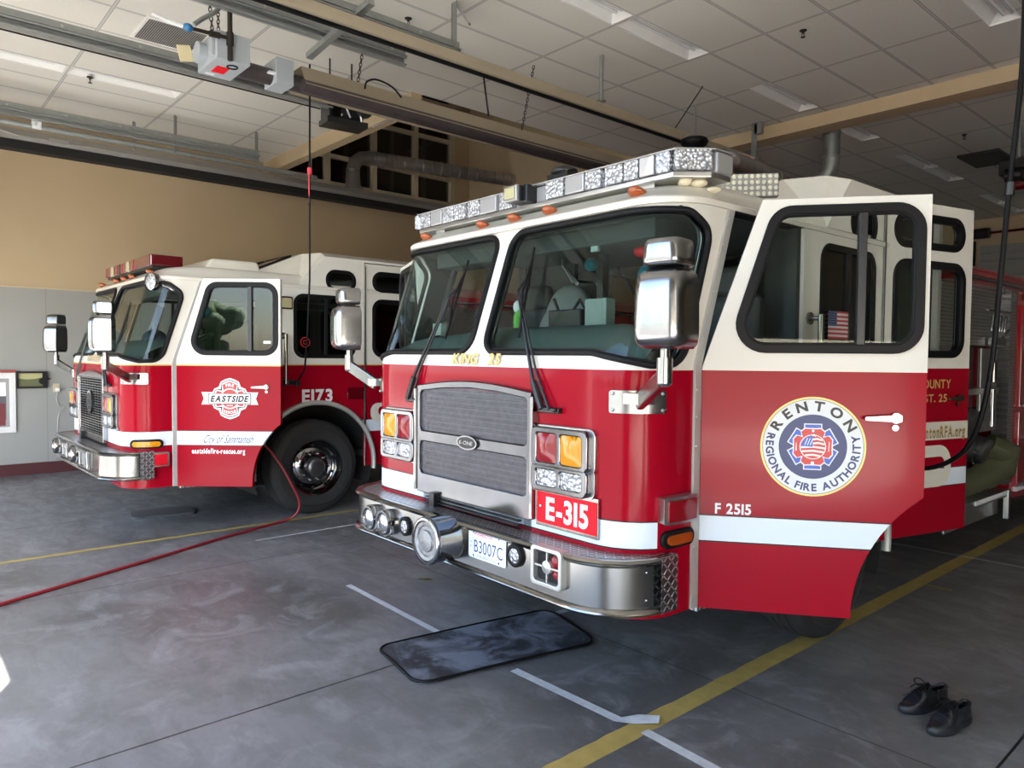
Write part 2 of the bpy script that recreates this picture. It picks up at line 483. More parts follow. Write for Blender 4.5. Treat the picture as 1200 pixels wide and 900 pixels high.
def ceil_mat():
    m, nt, b = nodes('ceiling_tile'); c = coords(nt); o = sep(nt, c)
    def g(co, off, per, w):
        f = math_(nt, 'ABSOLUTE', math_(nt, 'SUBTRACT', math_(nt, 'FRACT', math_(nt, 'ADD', math_(nt, 'DIVIDE', math_(nt, 'SUBTRACT', co, off), per), .5)), .5))
        return math_(nt, 'LESS_THAN', f, w / per)
    j = math_(nt, 'MAXIMUM', g(o[0], -5.10, .625, .010), g(o[1], 5.44, 1.232, .010))
    e = math_(nt, 'MAXIMUM', g(o[0], -5.10, .625, .016), g(o[1], 5.44, 1.232, .016))
    n = noise(nt, c, 90, 3); n2 = noise(nt, c, .8, 3)
    a = mixc(nt, smooth_(nt, n, .35, .75), (.70, .68, .63), (.80, .78, .73)); a = mixc(nt, math_(nt, 'MULTIPLY', n2, .3), a, (.66, .63, .56))
    a = mixc(nt, e, a, (.30, .29, .27)); a = mixc(nt, j, a, (.56, .55, .53))
    nt.links.new(a, b.inputs['Base Color']); b.inputs['Roughness'].default_value = .9
    bump(nt, b, math_(nt, 'ADD', n, math_(nt, 'MULTIPLY', j, 3.0)), .3, .004); return m
def wall_mat():
    m, nt, b = nodes('wall_two_tone'); c = coords(nt); o = sep(nt, c)
    n = noise(nt, c, 1.2, 4); n2 = noise(nt, c, 160, 2)
    top = mixc(nt, n, (.44, .335, .205), (.49, .38, .24)); low = mixc(nt, n, (.27, .275, .265), (.31, .315, .305))
    s = math_(nt, 'GREATER_THAN', o[2], 2.59)
    f = math_(nt, 'ABSOLUTE', math_(nt, 'SUBTRACT', math_(nt, 'FRACT', math_(nt, 'ADD', math_(nt, 'DIVIDE', math_(nt, 'SUBTRACT', o[1], 1.85), 1.22), .5)), .5))
    seam = math_(nt, 'LESS_THAN', f, .004)
    low = mixc(nt, seam, low, (.22, .22, .2))
    a = mixc(nt, s, low, top); nt.links.new(a, b.inputs['Base Color'])
    b.inputs['Roughness'].default_value = .6; bump(nt, b, n2, .25, .004); return m
floorm = floor_mat(); ceilm = ceil_mat(); wallm = wall_mat()
beige = mat('beige_wall_paint', (.54, .42, .265), .7, bmp=.15, bscale=140)
beamgrey = mat('beam_paint', (.55, .44, .29), .7)
maroon = mat('maroon_base', (.07, .015, .018), .5)
trimw = mat('cream_trim', (.50, .43, .30), .5)
yellowp = mat('yellow_floor_paint', (.40, .30, .09), .6, var=.25, nscale=14)
tapem = mat('white_floor_tape', (.52, .55, .58), .55, var=.25, nscale=20)
concm = mat('outdoor_concrete', (.42, .40, .375), .9, var=.1)

X0, X1, Y0, Y1 = -12.0, 16.0, -.9, 19.0
m = MB(); m.box2((X0 - .3, Y0 - .3, -.15), (X1 + .3, Y1 + .3, 0)); o = m.build('floor', floorm, smooth=0, kind='structure')
for a_, b_, mt_ in ((-40, -17.0, concm), (-17.0, 4.2, mat('dark_reflection_ground', (.045, .045, .047), .9)), (4.2, 40, concm)):  # unseen ground darkened before the bays to dull reflections; pale sides bounce light
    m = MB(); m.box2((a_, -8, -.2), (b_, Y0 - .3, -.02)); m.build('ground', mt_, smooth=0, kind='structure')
m = MB(); m.box2((-60, -60, -.25), (60, -8, -.03)); m.build('ground', mat('asphalt', (.05, .05, .05), .9), smooth=0, kind='structure')

# ceiling with a raised well over the second bay and recessed troffers
FIX = []   # (x0, y0, y1)
for y0, y1 in ((4.2, 5.42), (5.46, 6.66), (7.87, 9.09), (9.80, 10.98), (12.15, 13.33), (13.37, 14.55)): FIX.append((-4.74, y0, y1, .27))
for y0, y1 in ((.50, 1.71), (1.75, 2.93)): FIX.append((-9.77, y0, y1, .27))
FIX += [(-2.33, 6.95, 8.12, .27), (-2.33, 12.2, 13.4, .27), (-7.1, 12.2, 13.4, .27), (-7.1, 13.42, 14.6, .27), (-4.74, 16.2, 17.4, .27), (-4.74, 17.42, 18.6, .27)]
WX, WY0, WY1 = -7.55, 4.98, 9.35
cp = [(X0 - .1, Y0 - .1), (X1 + .1, Y0 - .1), (X1 + .1, Y1 + .1), (X0 - .1, Y1 + .1), (X0 - .1, WY1), (WX, WY1), (WX, WY0), (X0 - .1, WY0)]
m = MB(); m.prism(cp, ZC, ZC + .05, holes=[[(x, a), (x + w, a), (x + w, b), (x, b)] for x, a, b, w in FIX]); m.build('ceiling', ceilm, smooth=0, kind='structure')
m = MB(); m.box2((X0 - .1, WY0 - .1, 7.5), (WX + .1, WY1 + .1, 7.6)); m.build('ceiling', ceilm, smooth=0, kind='structure')
# walls
WIN = (5.15, 4.72, 8.95, 7.1)
m = MB(); M = frame((X0, 0, 0), (0, 1, 0), (0, 0, 1))
m.prism([(Y0 - .3, 0), (Y1 + .3, 0), (Y1 + .3, 7.6), (Y0 - .3, 7.6)], -.25, 0, M=M, holes=[[(WIN[0], WIN[1]), (WIN[2], WIN[1]), (WIN[2], WIN[3]), (WIN[0], WIN[3])]])
m.build('wall_left', wallm, smooth=0, kind='structure')
m = MB(); m.box2((X1, Y0 - .3, 0), (X1 + .25, Y1 + .3, ZC)); m.build('wall_right', wallm, smooth=0, kind='structure')
m = MB(); m.box2((X0 + .002, WY1, ZC - .02), (WX + .1, WY1 + .2, 7.6)); m.build('wall_well_back', beige, smooth=0, kind='structure')
m = MB(); m.box2((WX, WY0 - .1, ZC + .04), (WX + .1, WY1, 7.6)); m.build('wall_well_side', beige, smooth=0, kind='structure')
m = MB(); m.box2((X0 + .002, WY0 - .1, ZC + .04), (WX, WY0, 7.6)); m.build('wall_well_front', beige, smooth=0, kind='structure')
# front wall with bay openings behind the camera; first and third lowered for light, unseen last bay added for fill
m = MB(); M = frame((0, Y0, 0), (1, 0, 0), (0, 0, 1))
OP = [(-11.0, 0.01, -6.35, 2.7), (-5.6, 0.01, -.75, 4.3), (.3, 0.01, 5.2, 1.95), (6.4, 0.01, 8.8, 4.3)]
m.prism([(X0 - .3, 0), (X1 + .3, 0), (X1 + .3, ZC), (X0 - .3, ZC)], 0, .3, M=M, holes=[[(a, b), (c, b), (c, d), (a, d)] for a, b, c, d in OP])
m.build('wall_front', wallm, smooth=0, kind='structure')
# back wall
m = MB(); M = frame((0, Y1, 0), (1, 0, 0), (0, 0, 1))
m.prism([(X0 - .3, 0), (X1 + .3, 0), (X1 + .3, ZC), (X0 - .3, ZC)], -.25, 0, M=M, holes=[[(a, .01), (a + 4.4, .01), (a + 4.4, 4.3), (a, 4.3)] for a in (-10.6, -5.5, 0)])
m.build('wall_back', beige, smooth=0, kind='structure')
dmat = mat('overhead_door_grey', (.32, .32, .31), .55)
for i, a in enumerate((-10.6, -5.5, 0)):
    d = empty('door_%d' % (i + 1), (a + 2.2, Y1 + .06, 0)); d['kind'] = 'structure'
    for k in range(8):
        m = MB(); z0 = .02 + k * .535
        pr = [(0, z0), (.05, z0), (.05, z0 + .16), (.035, z0 + .18), (.05, z0 + .20), (.05, z0 + .33), (.035, z0 + .35), (.05, z0 + .37), (.05, z0 + .54), (0, z0 + .54)]
        m.prism([(-y, z) for y, z in pr], -2.19, 2.19, M=frame((0, 0, 0), (0, 1, 0), (0, 0, 1))); m.build('door_panel', dmat, d, smooth=0)
# baseboard, chair line
m = MB(); m.box2((X0, Y0, 0), (X0 + .02, Y1, .16)); m.build('baseboard_left', maroon, smooth=0, kind='structure')
m = MB(); m.box2((X0, Y0, 2.585), (X0 + .015, Y1, 2.605)); m.build('trim_1', trimw, smooth=0, kind='structure')
m = MB(); m.box2((X0 + .002, WY0 - .0, ZC - .20), (WX + .0, WY0 + .16, ZC + .05)); m.build('trim_2', beige, smooth=0, bevel=.004, kind='structure')
m = MB(); m.box2((X0 + .002, WY1 - .02, ZC - .17), (X1, WY1 + .30, ZC + .045)); m.build('trim_3', beige, smooth=0, bevel=.004, kind='structure')
# clerestory window looking into a dark upper room
w = empty('window_1', (X0, 7, 4.72)); w['kind'] = 'structure'
def wbox(a, b, name, mt, bev=.006):
    q = MB(); q.box2((a[0], a[1] - 7, a[2] - 4.72), (b[0], b[1] - 7, b[2] - 4.72)); return q.build(name, mt, w, smooth=0, bevel=bev)
for y in (5.20, 6.15, 7.10, 8.02, 8.90): wbox((-.10, y - .05, 4.72), (.03, y + .05, 7.1), 'mullion', trimw)
for z in (4.76, 5.25, 6.0, 6.7): wbox((-.09, 5.15, z - .035), (.025, 8.95, z + .035), 'transom', trimw)
wbox((-.055, 5.15, 4.72), (-.05, 8.95, 7.1), 'pane', glassm('room_glass', (.7, .7, .7)), 0)
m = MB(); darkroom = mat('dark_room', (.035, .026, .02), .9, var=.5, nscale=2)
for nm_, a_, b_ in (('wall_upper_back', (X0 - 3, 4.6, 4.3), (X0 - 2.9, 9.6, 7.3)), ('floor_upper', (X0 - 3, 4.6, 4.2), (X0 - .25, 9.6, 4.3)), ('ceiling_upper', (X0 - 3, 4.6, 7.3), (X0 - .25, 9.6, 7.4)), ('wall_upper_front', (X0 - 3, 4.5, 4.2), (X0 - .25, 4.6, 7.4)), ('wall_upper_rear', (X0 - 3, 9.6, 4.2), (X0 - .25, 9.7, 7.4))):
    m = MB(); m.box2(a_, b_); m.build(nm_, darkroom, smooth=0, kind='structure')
studm = mat('pale_stud', (.16, .14, .12), .8)
for i in range(7):
    m = MB(); y = 5.3 + i * .62; m.bar((X0 - 1.2 - .15 * (i % 3), y, 4.3), (X0 - 1.2 - .15 * (i % 3), y + .02, 7.3), .06, .08)
    tag(m.build('wooden_stud', studm, smooth=0), 'pale upright post standing in the dark room behind the high window', 'post', 'posts behind the high window')
for i, (y, z) in enumerate(((6.4, 5.9), (7.2, 6.2), (8.2, 5.8))):
    m = MB(); m.bar((X0 - .5, y, z), (X0 - .9, y + .9, z + .45), .07, .05)
    tag(m.build('brace_board', studm, smooth=0), 'slanting pale board in the dark room behind the high window', 'board', 'slanting boards behind the high window')

# painted floor lines, tape
def strip(pts, w, z=.0015):
    q = MB()
    for (a, b) in zip(pts, pts[1:]):
        a = Vector((*a, z)); b = Vector((*b, z)); t = (b - a).normalized(); n = Vector((-t.y, t.x, 0)) * w / 2
        q.add([a - n, b - n, b + n, a + n], [(0, 1, 2, 3)])
    return q
def ragged(x0, x1, y0, y1, step, amp):
    l = []; r = []; y = y0; k = 0
    while y < y1: l.append((x0 + random.uniform(-amp, amp), y)); r.append((x1 + random.uniform(-amp, amp) * .4, y)); y += step
    return l + r[::-1]
m = MB(); m.flat(ragged(-2.12, -2.01, .9, 15, .07, .005), .0012); m.build('trim_4', yellowp, smooth=0, kind='structure')
m = MB(); m.flat(ragged(-7.10, -7.03, -.9, 15, .3, .002), .0012); m.build('trim_5', yellowp, smooth=0, kind='structure')
strip([(-2.03, 5.96), (-1.83, 5.955)], .04).build('trim_6', yellowp, smooth=0, kind='structure')
def tape(pts, w, lab, z=.002):
    return tag(strip(pts, w, z).build('floor_tape', tapem, smooth=0), lab, 'floor tape')
tape([(-4.78, 2.615), (-3.60, 2.585)], .045, 'worn white tape strip leading up to the far corner of the grey mat')
m = strip([(-2.90, 2.585), (-2.18, 2.60)], .055, .002)
m.add([(-2.18, 2.57, .002), (-2.10, 2.62, .004), (-2.02, 2.70, .012), (-2.05, 2.75, .02), (-2.14, 2.70, .008), (-2.18, 2.63, .002)], [(0, 1, 2, 3, 4, 5)])
tag(m.build('floor_tape', tapem, smooth=0), 'white tape strip from the grey mat to its curled end on the yellow line', 'floor tape')
tape([(-2.03, 2.61), (-1.5, 2.58), (-.5, 2.55)], .055, 'white tape strip running from the yellow line to the bottom edge of the photo')
tape([(-3.37, 3.30), (-3.34, 6.0)], .05, 'short white tape strip peeping out behind the grey mat under the bumper')
tape([(-6.47, 2.60), (-6.47, 6.2)], .035, 'thin white tape strip on the floor beside the yellow line near the far truck')
tape([(-2.8, 7.07), (.8, 7.10)], .035, 'thin pale line across the dark floor behind the open cab door')

# ceiling fixtures
fixm = mat('white_enamel', (.90, .90, .88), .3); tubem = mat('fluorescent_tube', (.82, .84, .84), .25)
for i, (x, a, b, w_) in enumerate(FIX):
    t = empty('ceiling_light', ((x + x + w_) / 2, (a + b) / 2, ZC)); L = b - a - .004; W_ = w_ - .004; h = .075
    q = MB(); M = Matrix.Identity(4)
    q.box2((-W_ / 2, -L / 2, h), (W_ / 2, L / 2, h + .01)); q.box2((-W_ / 2 - .0, -L / 2, .0), (-W_ / 2 + .008, L / 2, h)); q.box2((W_ / 2 - .008, -L / 2, 0), (W_ / 2, L / 2, h))
    q.box2((-W_ / 2, -L / 2, 0), (W_ / 2, -L / 2 + .008, h)); q.box2((-W_ / 2, L / 2 - .008, 0), (W_ / 2, L / 2, h))
    q.add([(-W_ / 2, -L / 2, .004), (-.05, -L / 2 + .06, h - .002), (-.05, L / 2 - .06, h - .002), (-W_ / 2, L / 2, .004)], [(0, 1, 2, 3)])
    q.add([(W_ / 2, -L / 2, .004), (.11, -L / 2 + .06, h - .002), (.11, L / 2 - .06, h - .002), (W_ / 2, L / 2, .004)], [(0, 1, 2, 3)])
    q.add([(-W_ / 2, L / 2, .004), (-.05, L / 2 - .09, h - .002), (.11, L / 2 - .09, h - .002), (W_ / 2, L / 2, .004)], [(0, 1, 2, 3)])
    q.build('housing', fixm, t, smooth=0)
    for s_ in (-.0, .07):
        q = MB(); q.cyl((s_ + .01, -L / 2 + .06, .035), (s_ + .01, L / 2 - .1, .035), .013, 10); q.build('tube', tubem, t)
    where = {0: 'recessed ceiling light at the top edge, cut by the frame', 1: 'recessed ceiling light second in the row over the near truck, left of the cream beam', 2: 'recessed ceiling light just in front of the cream beam', 3: 'recessed ceiling light tucked right behind the cream beam',
             4: 'nearer of two ceiling lights end to end behind the cream beam', 5: 'farther of two ceiling lights end to end behind the cream beam', 6: 'ceiling light at the far left edge of the photo', 7: 'long ceiling light over the far truck, right of the one at the left edge', 8: 'ceiling light in the top right corner of the photo'}.get(i)
    tag(t, where or 'ceiling light in the dim rear of the bay', 'ceiling light', 'recessed fluorescent ceiling lights' if i < 9 else 'ceiling lights at the dim rear')
# sprinklers
for i, (x, y, lab) in enumerate(((-9.7, 1.97, 'small dark sprinkler under the far left ceiling light'), (-5.95, 3.89, 'dark square-plated sprinkler above the overhead tracks'), (-3.56, 6.88, 'brass sprinkler on bare tiles left of the top right corner'), (-3.62, 11.7, 'small sprinkler behind the cream beam'))):
    t = empty('sprinkler', (x, y, ZC + .002), label=lab, cat='sprinkler', group='ceiling sprinklers')
    q = MB(); q.lathe([(.0, 0), (.035, 0), (.035, -.008), (.012, -.012), (.012, -.03), (0, -.03)], 16); q.build('escutcheon', blackp, t)
    q = MB(); q.tube([(0, 0, -.03), (.014, 0, -.04), (.012, 0, -.06), (0, 0, -.068)], .003, 6); q.tube([(0, 0, -.03), (-.014, 0, -.04), (-.012, 0, -.06), (0, 0, -.068)], .003, 6); q.lathe([(0, -.066), (.022, -.066), (.022, -.07), (0, -.07)], 12); q.build('head', blackp, t)
# perforated vent panel
t = empty('ceiling_vent', (-7.87, 2.32, ZC - .001), label='perforated white air grille in the ceiling beside the grey heater box', cat='vent')
q = MB(); q.box((0, 0, -.006), (.60, .60, .012)); q.build('frame', fixm, t, smooth=0, bevel=.002)
pm = perforated('perforated_tile', 0, 1, .02); q = MB(); q.flat([(-.27, -.27), (.27, -.27), (.27, .27), (-.27, .27)], -.014); q.build('grille', pm, t, smooth=0)
# ------------------------------------------------------------------ fire engines
HW = 1.20; RC = .26
K = .333; ZB = 1.66
def shift(z): return K * max(0, z - ZB)
def prof(s):
    """plan profile of the cab front: s along the surface from the centre; returns u, v, nu, nv"""
    a = abs(s); sg = 1 if s >= 0 else -1; L0 = HW - RC; LA = RC * PI / 2
    if a < L0: return s, 0, 0, -1
    if a < L0 + LA:
        t = (a - L0) / RC; return sg * (L0 + RC * math.sin(t)), RC * (1 - math.cos(t)), sg * math.sin(t), -math.cos(t)
    return sg * HW, RC + (a - L0 - LA), sg, 0
S_END = HW - RC + RC * PI / 2 + .44 - RC
def SP(s, z, off=0):
    u, v, nu, nv = prof(s); return Vector((u + nu * off, v + shift(z) + nv * off, z))

def rrloop(hw, v0, v1, r, z, n=8):
    """rounded rectangle loop in plan"""
    out = []
    for cx, cy, a0 in ((hw - r, v0 + r, -PI / 2), (hw - r, v1 - .06, 0), (-hw + r, v1 - .06, PI / 2), (-hw + r, v0 + r, PI)):
        rr = r if cy < v1 - .1 else .06
        if cy >= v1 - .1: cx = (hw - .06) * (1 if cx > 0 else -1)
        for k in range(n + 1):
            a = a0 + PI / 2 * k / n; out.append((cx + rr * math.cos(a), cy + rr * math.sin(a), z))
    return out
def loft(mb, loops, cap=True, mi=None):
    n = len(loops[0]); vs = [p for l in loops for p in l]; fs = []
    for i in range(len(loops) - 1):
        for k in range(n): fs.append((i * n + k, i * n + (k + 1) % n, (i + 1) * n + (k + 1) % n, (i + 1) * n + k))
    if cap: fs.append(tuple(range((len(loops) - 1) * n, len(loops) * n)))
    mb.add(vs, fs, mi=mi)

ARC_V, ARC_Z, ARC_R = 1.84, .50, .68
def arcpts(r, a0, a1, n=20, c=(0, 0)): return [(c[0] + r * math.cos(R(a0 + (a1 - a0) * k / n)), c[1] + r * math.sin(R(a0 + (a1 - a0) * k / n))) for k in range(n + 1)]

def gasket(mb, pts3, w=.022, closed=True):
    mb.tube(pts3, w, 8, closed=closed, up=None)

def make_door(root, hinge, side, ang, pm, kind, dz, glass, T, scale=1.0):
    """front or crew door; side +1 = the side nearest the camera. local: x out, y back from hinge, z up"""
    nm = 'cab_door' if kind == 'front' else 'crew_door'
    e = empty(nm, (side * hinge[0], hinge[1], 0), -side * R(ang), parent=root)
    M = Matrix(((side, 0, 0, 0), (0, 1, 0, 0), (0, 0, 1, 0), (0, 0, 0, 1)))
    W = .985 if kind == 'front' else .93
    if kind == 'front':
        c = (ARC_V - hinge[1], ARC_Z + dz * .0)
        arc = [p for p in arcpts(.70, 180, 90, 24, c) if p[0] < W and p[1] > .495 + dz]
        out = [(0, .495 + dz)] + [(arc[0][0] - .002, .495 + dz)] + arc + [(W, arc[-1][1] + .02), (W, 2.44 + dz), (.262, 2.44 + dz), (0, 1.655 + dz)]
        win = roundpoly([(.125, 1.742 + dz), (.948, 1.742 + dz), (.948, 2.392 + dz), (.322, 2.392 + dz)], [.12, .11, .11, .10], 8)
        wins = [win]; mul = .70
    else:
        out = [(0, .50 + dz), (W, .50 + dz), (W, 2.755 + dz), (0, 2.755 + dz)]
        if hinge[1] < 3: 
            pass
        win = rrect(.10, 1.73 + dz, W - .10, 2.355 + dz, .11, 8); ov = rrect(.10, 2.46 + dz, W - .12, 2.665 + dz, .10, 8); wins = [win, ov]; mul = None
    F = frame((0, 0, 0), (0, 1, 0), (0, 0, 1))      # x->back, y->up, z->out
    q = MB(); q.M = M; q.prism(out, -.055, 0, M=F, holes=wins); body = q.build('door_skin', pm, e, smooth=0, bevel=.004)
    q = MB(); q.M = M; wi = inset(inset(out, .03), .0); q.prism(out if False else wi, -.075, -.056, M=F, holes=[inset(w_, -.02) for w_ in wins]); q.build('inner_panel', dgrey, e, smooth=0)
    for w_ in wins:
        q = MB(); q.M = M @ F; q.prism(inset(w_, -.016), -.004, .012, holes=[inset(w_, .026)]); q.prism(inset(w_, .020), -.03, .006, holes=[inset(w_, .034)])
        fr = q.build('window_seal', blackr, e, smooth=40, bevel=.004)
        q = MB(); q.M = M @ F; q.prism(inset(w_, .02), -.022, -.018); q.build('window_glass', glass, e, smooth=0)
    if mul:
        q = MB(); q.M = M @ F; q.prism([(mul - .018, 1.76 + dz), (mul + .018, 1.76 + dz), (mul + .018, 2.375 + dz), (mul - .018, 2.375 + dz)], -.03, .008); q.build('window_divider', blackp, e, smooth=0, bevel=.003)
    # paddle handle
    hy = W - .13; hz = 1.435 + dz
    q = MB(); q.M = M @ F; q.prism(circ(hy, hz, .024, 20), 0, .022); q.prism(circ(hy - .0, hz - .045, .014, 16), 0, .012); q.prism(roundpoly([(hy - .135, hz - .012), (hy + .02, hz - .017), (hy + .02, hz + .017), (hy - .135, hz + .004)], .006), .022, .04)
    q.build('door_handle', chrome, e, smooth=35, bevel=.003)
    # piano hinge
    q = MB(); q.M = M; q.cyl((.008, -.012, .50 + dz), (.008, -.012, (1.5 if kind == 'front' else 2.72) + dz), .010, 10)
    q.build('hinge', alu, e)
    return e, M @ F

def wheel(root, u, v, side, polished=True, dual=False, nm='wheel'):
    w = empty(nm, (u, v, .5), parent=root)
    M = frame((0, 0, 0), (0, 1, 0), (0, 0, 1)) if side > 0 else frame((0, 0, 0), (0, -1, 0), (0, 0, 1))   # z-> outwards
    q = MB(); q.M = M
    prof_ = [(.29, -.02), (.33, -.005), (.40, .0), (.46, -.010), (.490, -.035), (.502, -.06), (.502, -.085), (.494, -.088), (.494, -.094), (.504, -.097), (.504, -.135), (.496, -.138), (.496, -.145), (.505, -.148), (.505, -.185), (.496, -.188), (.496, -.195), (.503, -.198), (.502, -.235), (.49, -.26), (.44, -.285), (.36, -.29), (.29, -.27)]
    q.lathe(prof_, 72); q.lathe([(.41, .002), (.414, .006), (.42, .002)], 60)
    q.build('tire', tirem, w, smooth=50)
    q = MB(); q.M = M
    q.lathe([(.292, -.27), (.292, -.02), (.300, -.004), (.297, .004), (.288, .002), (.282, -.02), (.272, -.05), (.262, -.085), (.24, -.10), (.215, -.085), (.17, -.06), (.15, -.055), (.10, -.055)], 64)
    q.build('rim', chrome if polished else alu, w, smooth=60)
    q = MB(); q.M = M
    q.lathe([(.102, -.06), (.102, -.01), (.09, .012), (.06, .02), (.03, .022), (0, .022)], 32); hb = q.build('hub', mat('hub_metal', (.16, .16, .17), .35, .9), w, smooth=50)
    q = MB(); q.M = M
    for k in range(10):
        a = 2 * PI * k / 10; q.cyl((.145 * math.cos(a), .145 * math.sin(a), -.056), (.145 * math.cos(a), .145 * math.sin(a), -.012), .017, 10, .013)
    q.build('lug_nuts', chrome, w, smooth=50)
    q = MB(); q.M = M
    for k in range(10):
        a = 2 * PI * (k + .5) / 10; c_ = math.cos(a); s_ = math.sin(a)
        q.prism(circ(.224 * c_, .224 * s_, .016, 14), -.094, -.083)
    q.build('hand_holes', blackm, w, smooth=0)
    return w

def rbox_on(mb, s0, s1, z0, z1, d, r=.02, holes=(), d0=-.01, g=.06):
    """rounded plate raised on the curved front: outline in (s, z)"""
    mb.prism(rrect(s0, z0, s1, z1, r), d0, d, holes=holes, g=g, fn=lambda x, y, dd: SP(x, y, dd))

def lampcell(root, parent, s0, s1, z0, z1, lens, nm, d=.045):
    q = MB(); q.prism(rrect(s0, z0, s1, z1, .012), d, d + .012, fn=lambda x, y, dd: SP(x, y, dd)); return q.build(nm, lens, parent, smooth=30, bevel=.004)

def mirror(root, side, u, v, z0, dz, cfg):
    m_ = empty('side_mirror', (0, 0, 0), parent=root)
    zt = 2.17 + dz; zb = 1.735 + dz
    M = Matrix.Translation((u, v, 0)) @ Matrix.Rotation(R(cfg['mrot'] if side > 0 else cfg['mrotl']), 4, 'Z')
    def shell(z0, z1, w, d, tw):
        q = MB(); q.M = M; loops = []
        n = 16
        for k in range(n + 1):
            t = k / n; z = z0 + (z1 - z0) * t
            e = (1 - abs(2 * t - 1) ** 5) ** .5
            ww = w * (1 - tw * t) * (.78 + .22 * e) / 2; dd = d * (.62 + .38 * e)
            lp = []
            for i in range(24):
                a = 2 * PI * i / 24; c = math.cos(a); s_ = math.sin(a)
                x = ww * math.copysign(abs(c) ** .45, c); y = (-dd if s_ > 0 else .0) * abs(s_) ** .5 + (.03 if s_ <= 0 else 0)
                lp.append((x, y, z))
            loops.append(lp)
        loft(q, loops); q.f.append([i for i in range(24)][::-1]); q.m.append(0)
        return q
    h = shell(zb, 2.045 + dz, .225 + .0, .15, .06).build('mirror_head', alu, m_, smooth=50)
    h2 = shell(2.055 + dz, zt, .185, .115, .16).build('convex_head', alu, m_, smooth=50)
    q = MB(); q.M = M; q.prism(rrect(-.105, zb + .03, .105, 2.02 + dz, .03), -.034, -.031, M=frame((0, 0, 0), (1, 0, 0), (0, 0, 1))); q.build('mirror_glass', mat('mirror_glass', (.05, .055, .06), .03, .0, coat=1), m_, smooth=0)
    q = MB(); q.M = M; q.prism(rrect(-.08, 2.07 + dz, .08, zt - .015, .02), -.034, -.031, M=frame((0, 0, 0), (1, 0, 0), (0, 0, 1))); q.build('mirror_glass', mat('mirror_glass', (.05, .055, .06), .03, .0, coat=1), m_, smooth=0)
    q = MB(); q.cyl((u, v - .03, 1.60 + dz), (u, v - .03, 1.70 + dz), .032, 20); q.ball((u, v - .03, 1.60 + dz), (.032, .032, .02)); q.cyl((u, v - .03, 1.69 + dz), (u, v - .03, 1.78 + dz), .02, 16); q.build('post', alu, m_, smooth=50, bevel=.003)
    b0 = SP(side * (HW - RC + RC * .8), 1.50 + dz, 0); n0 = prof(side * (HW - RC + RC * .8)); nn = Vector((n0[2], n0[3], 0))
    q = MB(); a = b0 + nn * .05; q.bar((a.x, a.y, 1.50 + dz), (u, v - .03, 1.625 + dz), .035, .075); q.build('arm', alu, m_, smooth=0, bevel=.008)
    q = MB(); sc = side * (HW - RC + RC * .8)
    q.prism(rrect(sc - .13, 1.445 + dz, sc + .13, 1.55 + dz, .012), -.01, .012, g=.03, fn=lambda x, y, dd: SP(x, y, dd)); q.box((a.x - nn.x * .01, a.y - nn.y * .01, 1.515 + dz), (.11, .09, .05))
    q.build('bracket', alu, m_, smooth=40, bevel=.004)
    q = MB()
    for ds in (-.11, .11):
        for zz in (1.46, 1.535): q.ball(SP(sc + ds, zz + dz, .013), .008, n=8, m=5)
    q.build('bolts', brushed, m_)
    return m_

def wiper(root, piv, tip0, tip1, mid, dz):
    """piv on the front (s,z); blade from tip0 to tip1; arm meets the blade at mid"""
    w = empty('wiper', parent=root)
    P = SP(piv[0], piv[1] + dz, .03); B0 = SP(tip0[0], tip0[1] + dz, .045); B1 = SP(tip1[0], tip1[1] + dz, .045); Mi = SP(mid[0], mid[1] + dz, .065)
    q = MB(); q.tube([P, P.lerp(Mi, .25) + Vector((0, -.02, 0)), Mi], [.011, .010, .006], 8); P2 = P + Vector((.055, 0, .0)); q.tube([P2, P2.lerp(Mi, .3) + Vector((0, -.02, 0)), Mi + Vector((.012, 0, 0))], [.009, .006, .005], 8)
    q.tube([P + Vector((0, 0, 0)), P.lerp(Mi, .22) + Vector((0, -.018, 0))], .017, 8); q.build('arm', blackp, w)
    q = MB(); q.tube([B0, B0.lerp(B1, .5), B1], .008, 8); c = B0.lerp(B1, .5); q.tube([B0.lerp(B1, .15), c + Vector((0, -.03, 0)), B0.lerp(B1, .85)], .007, 8); q.tube([B0.lerp(B1, .3), Mi, B0.lerp(B1, .7)], .006, 6)
    q.build('blade', blackr, w)
    q = MB(); q.box(P + Vector((.045, .015, -.005)), (.15, .03, .028)); q.ball(P + Vector((.10, -.005, 0)), .013); q.build('pivot', blackp, w, bevel=.004)
    return w

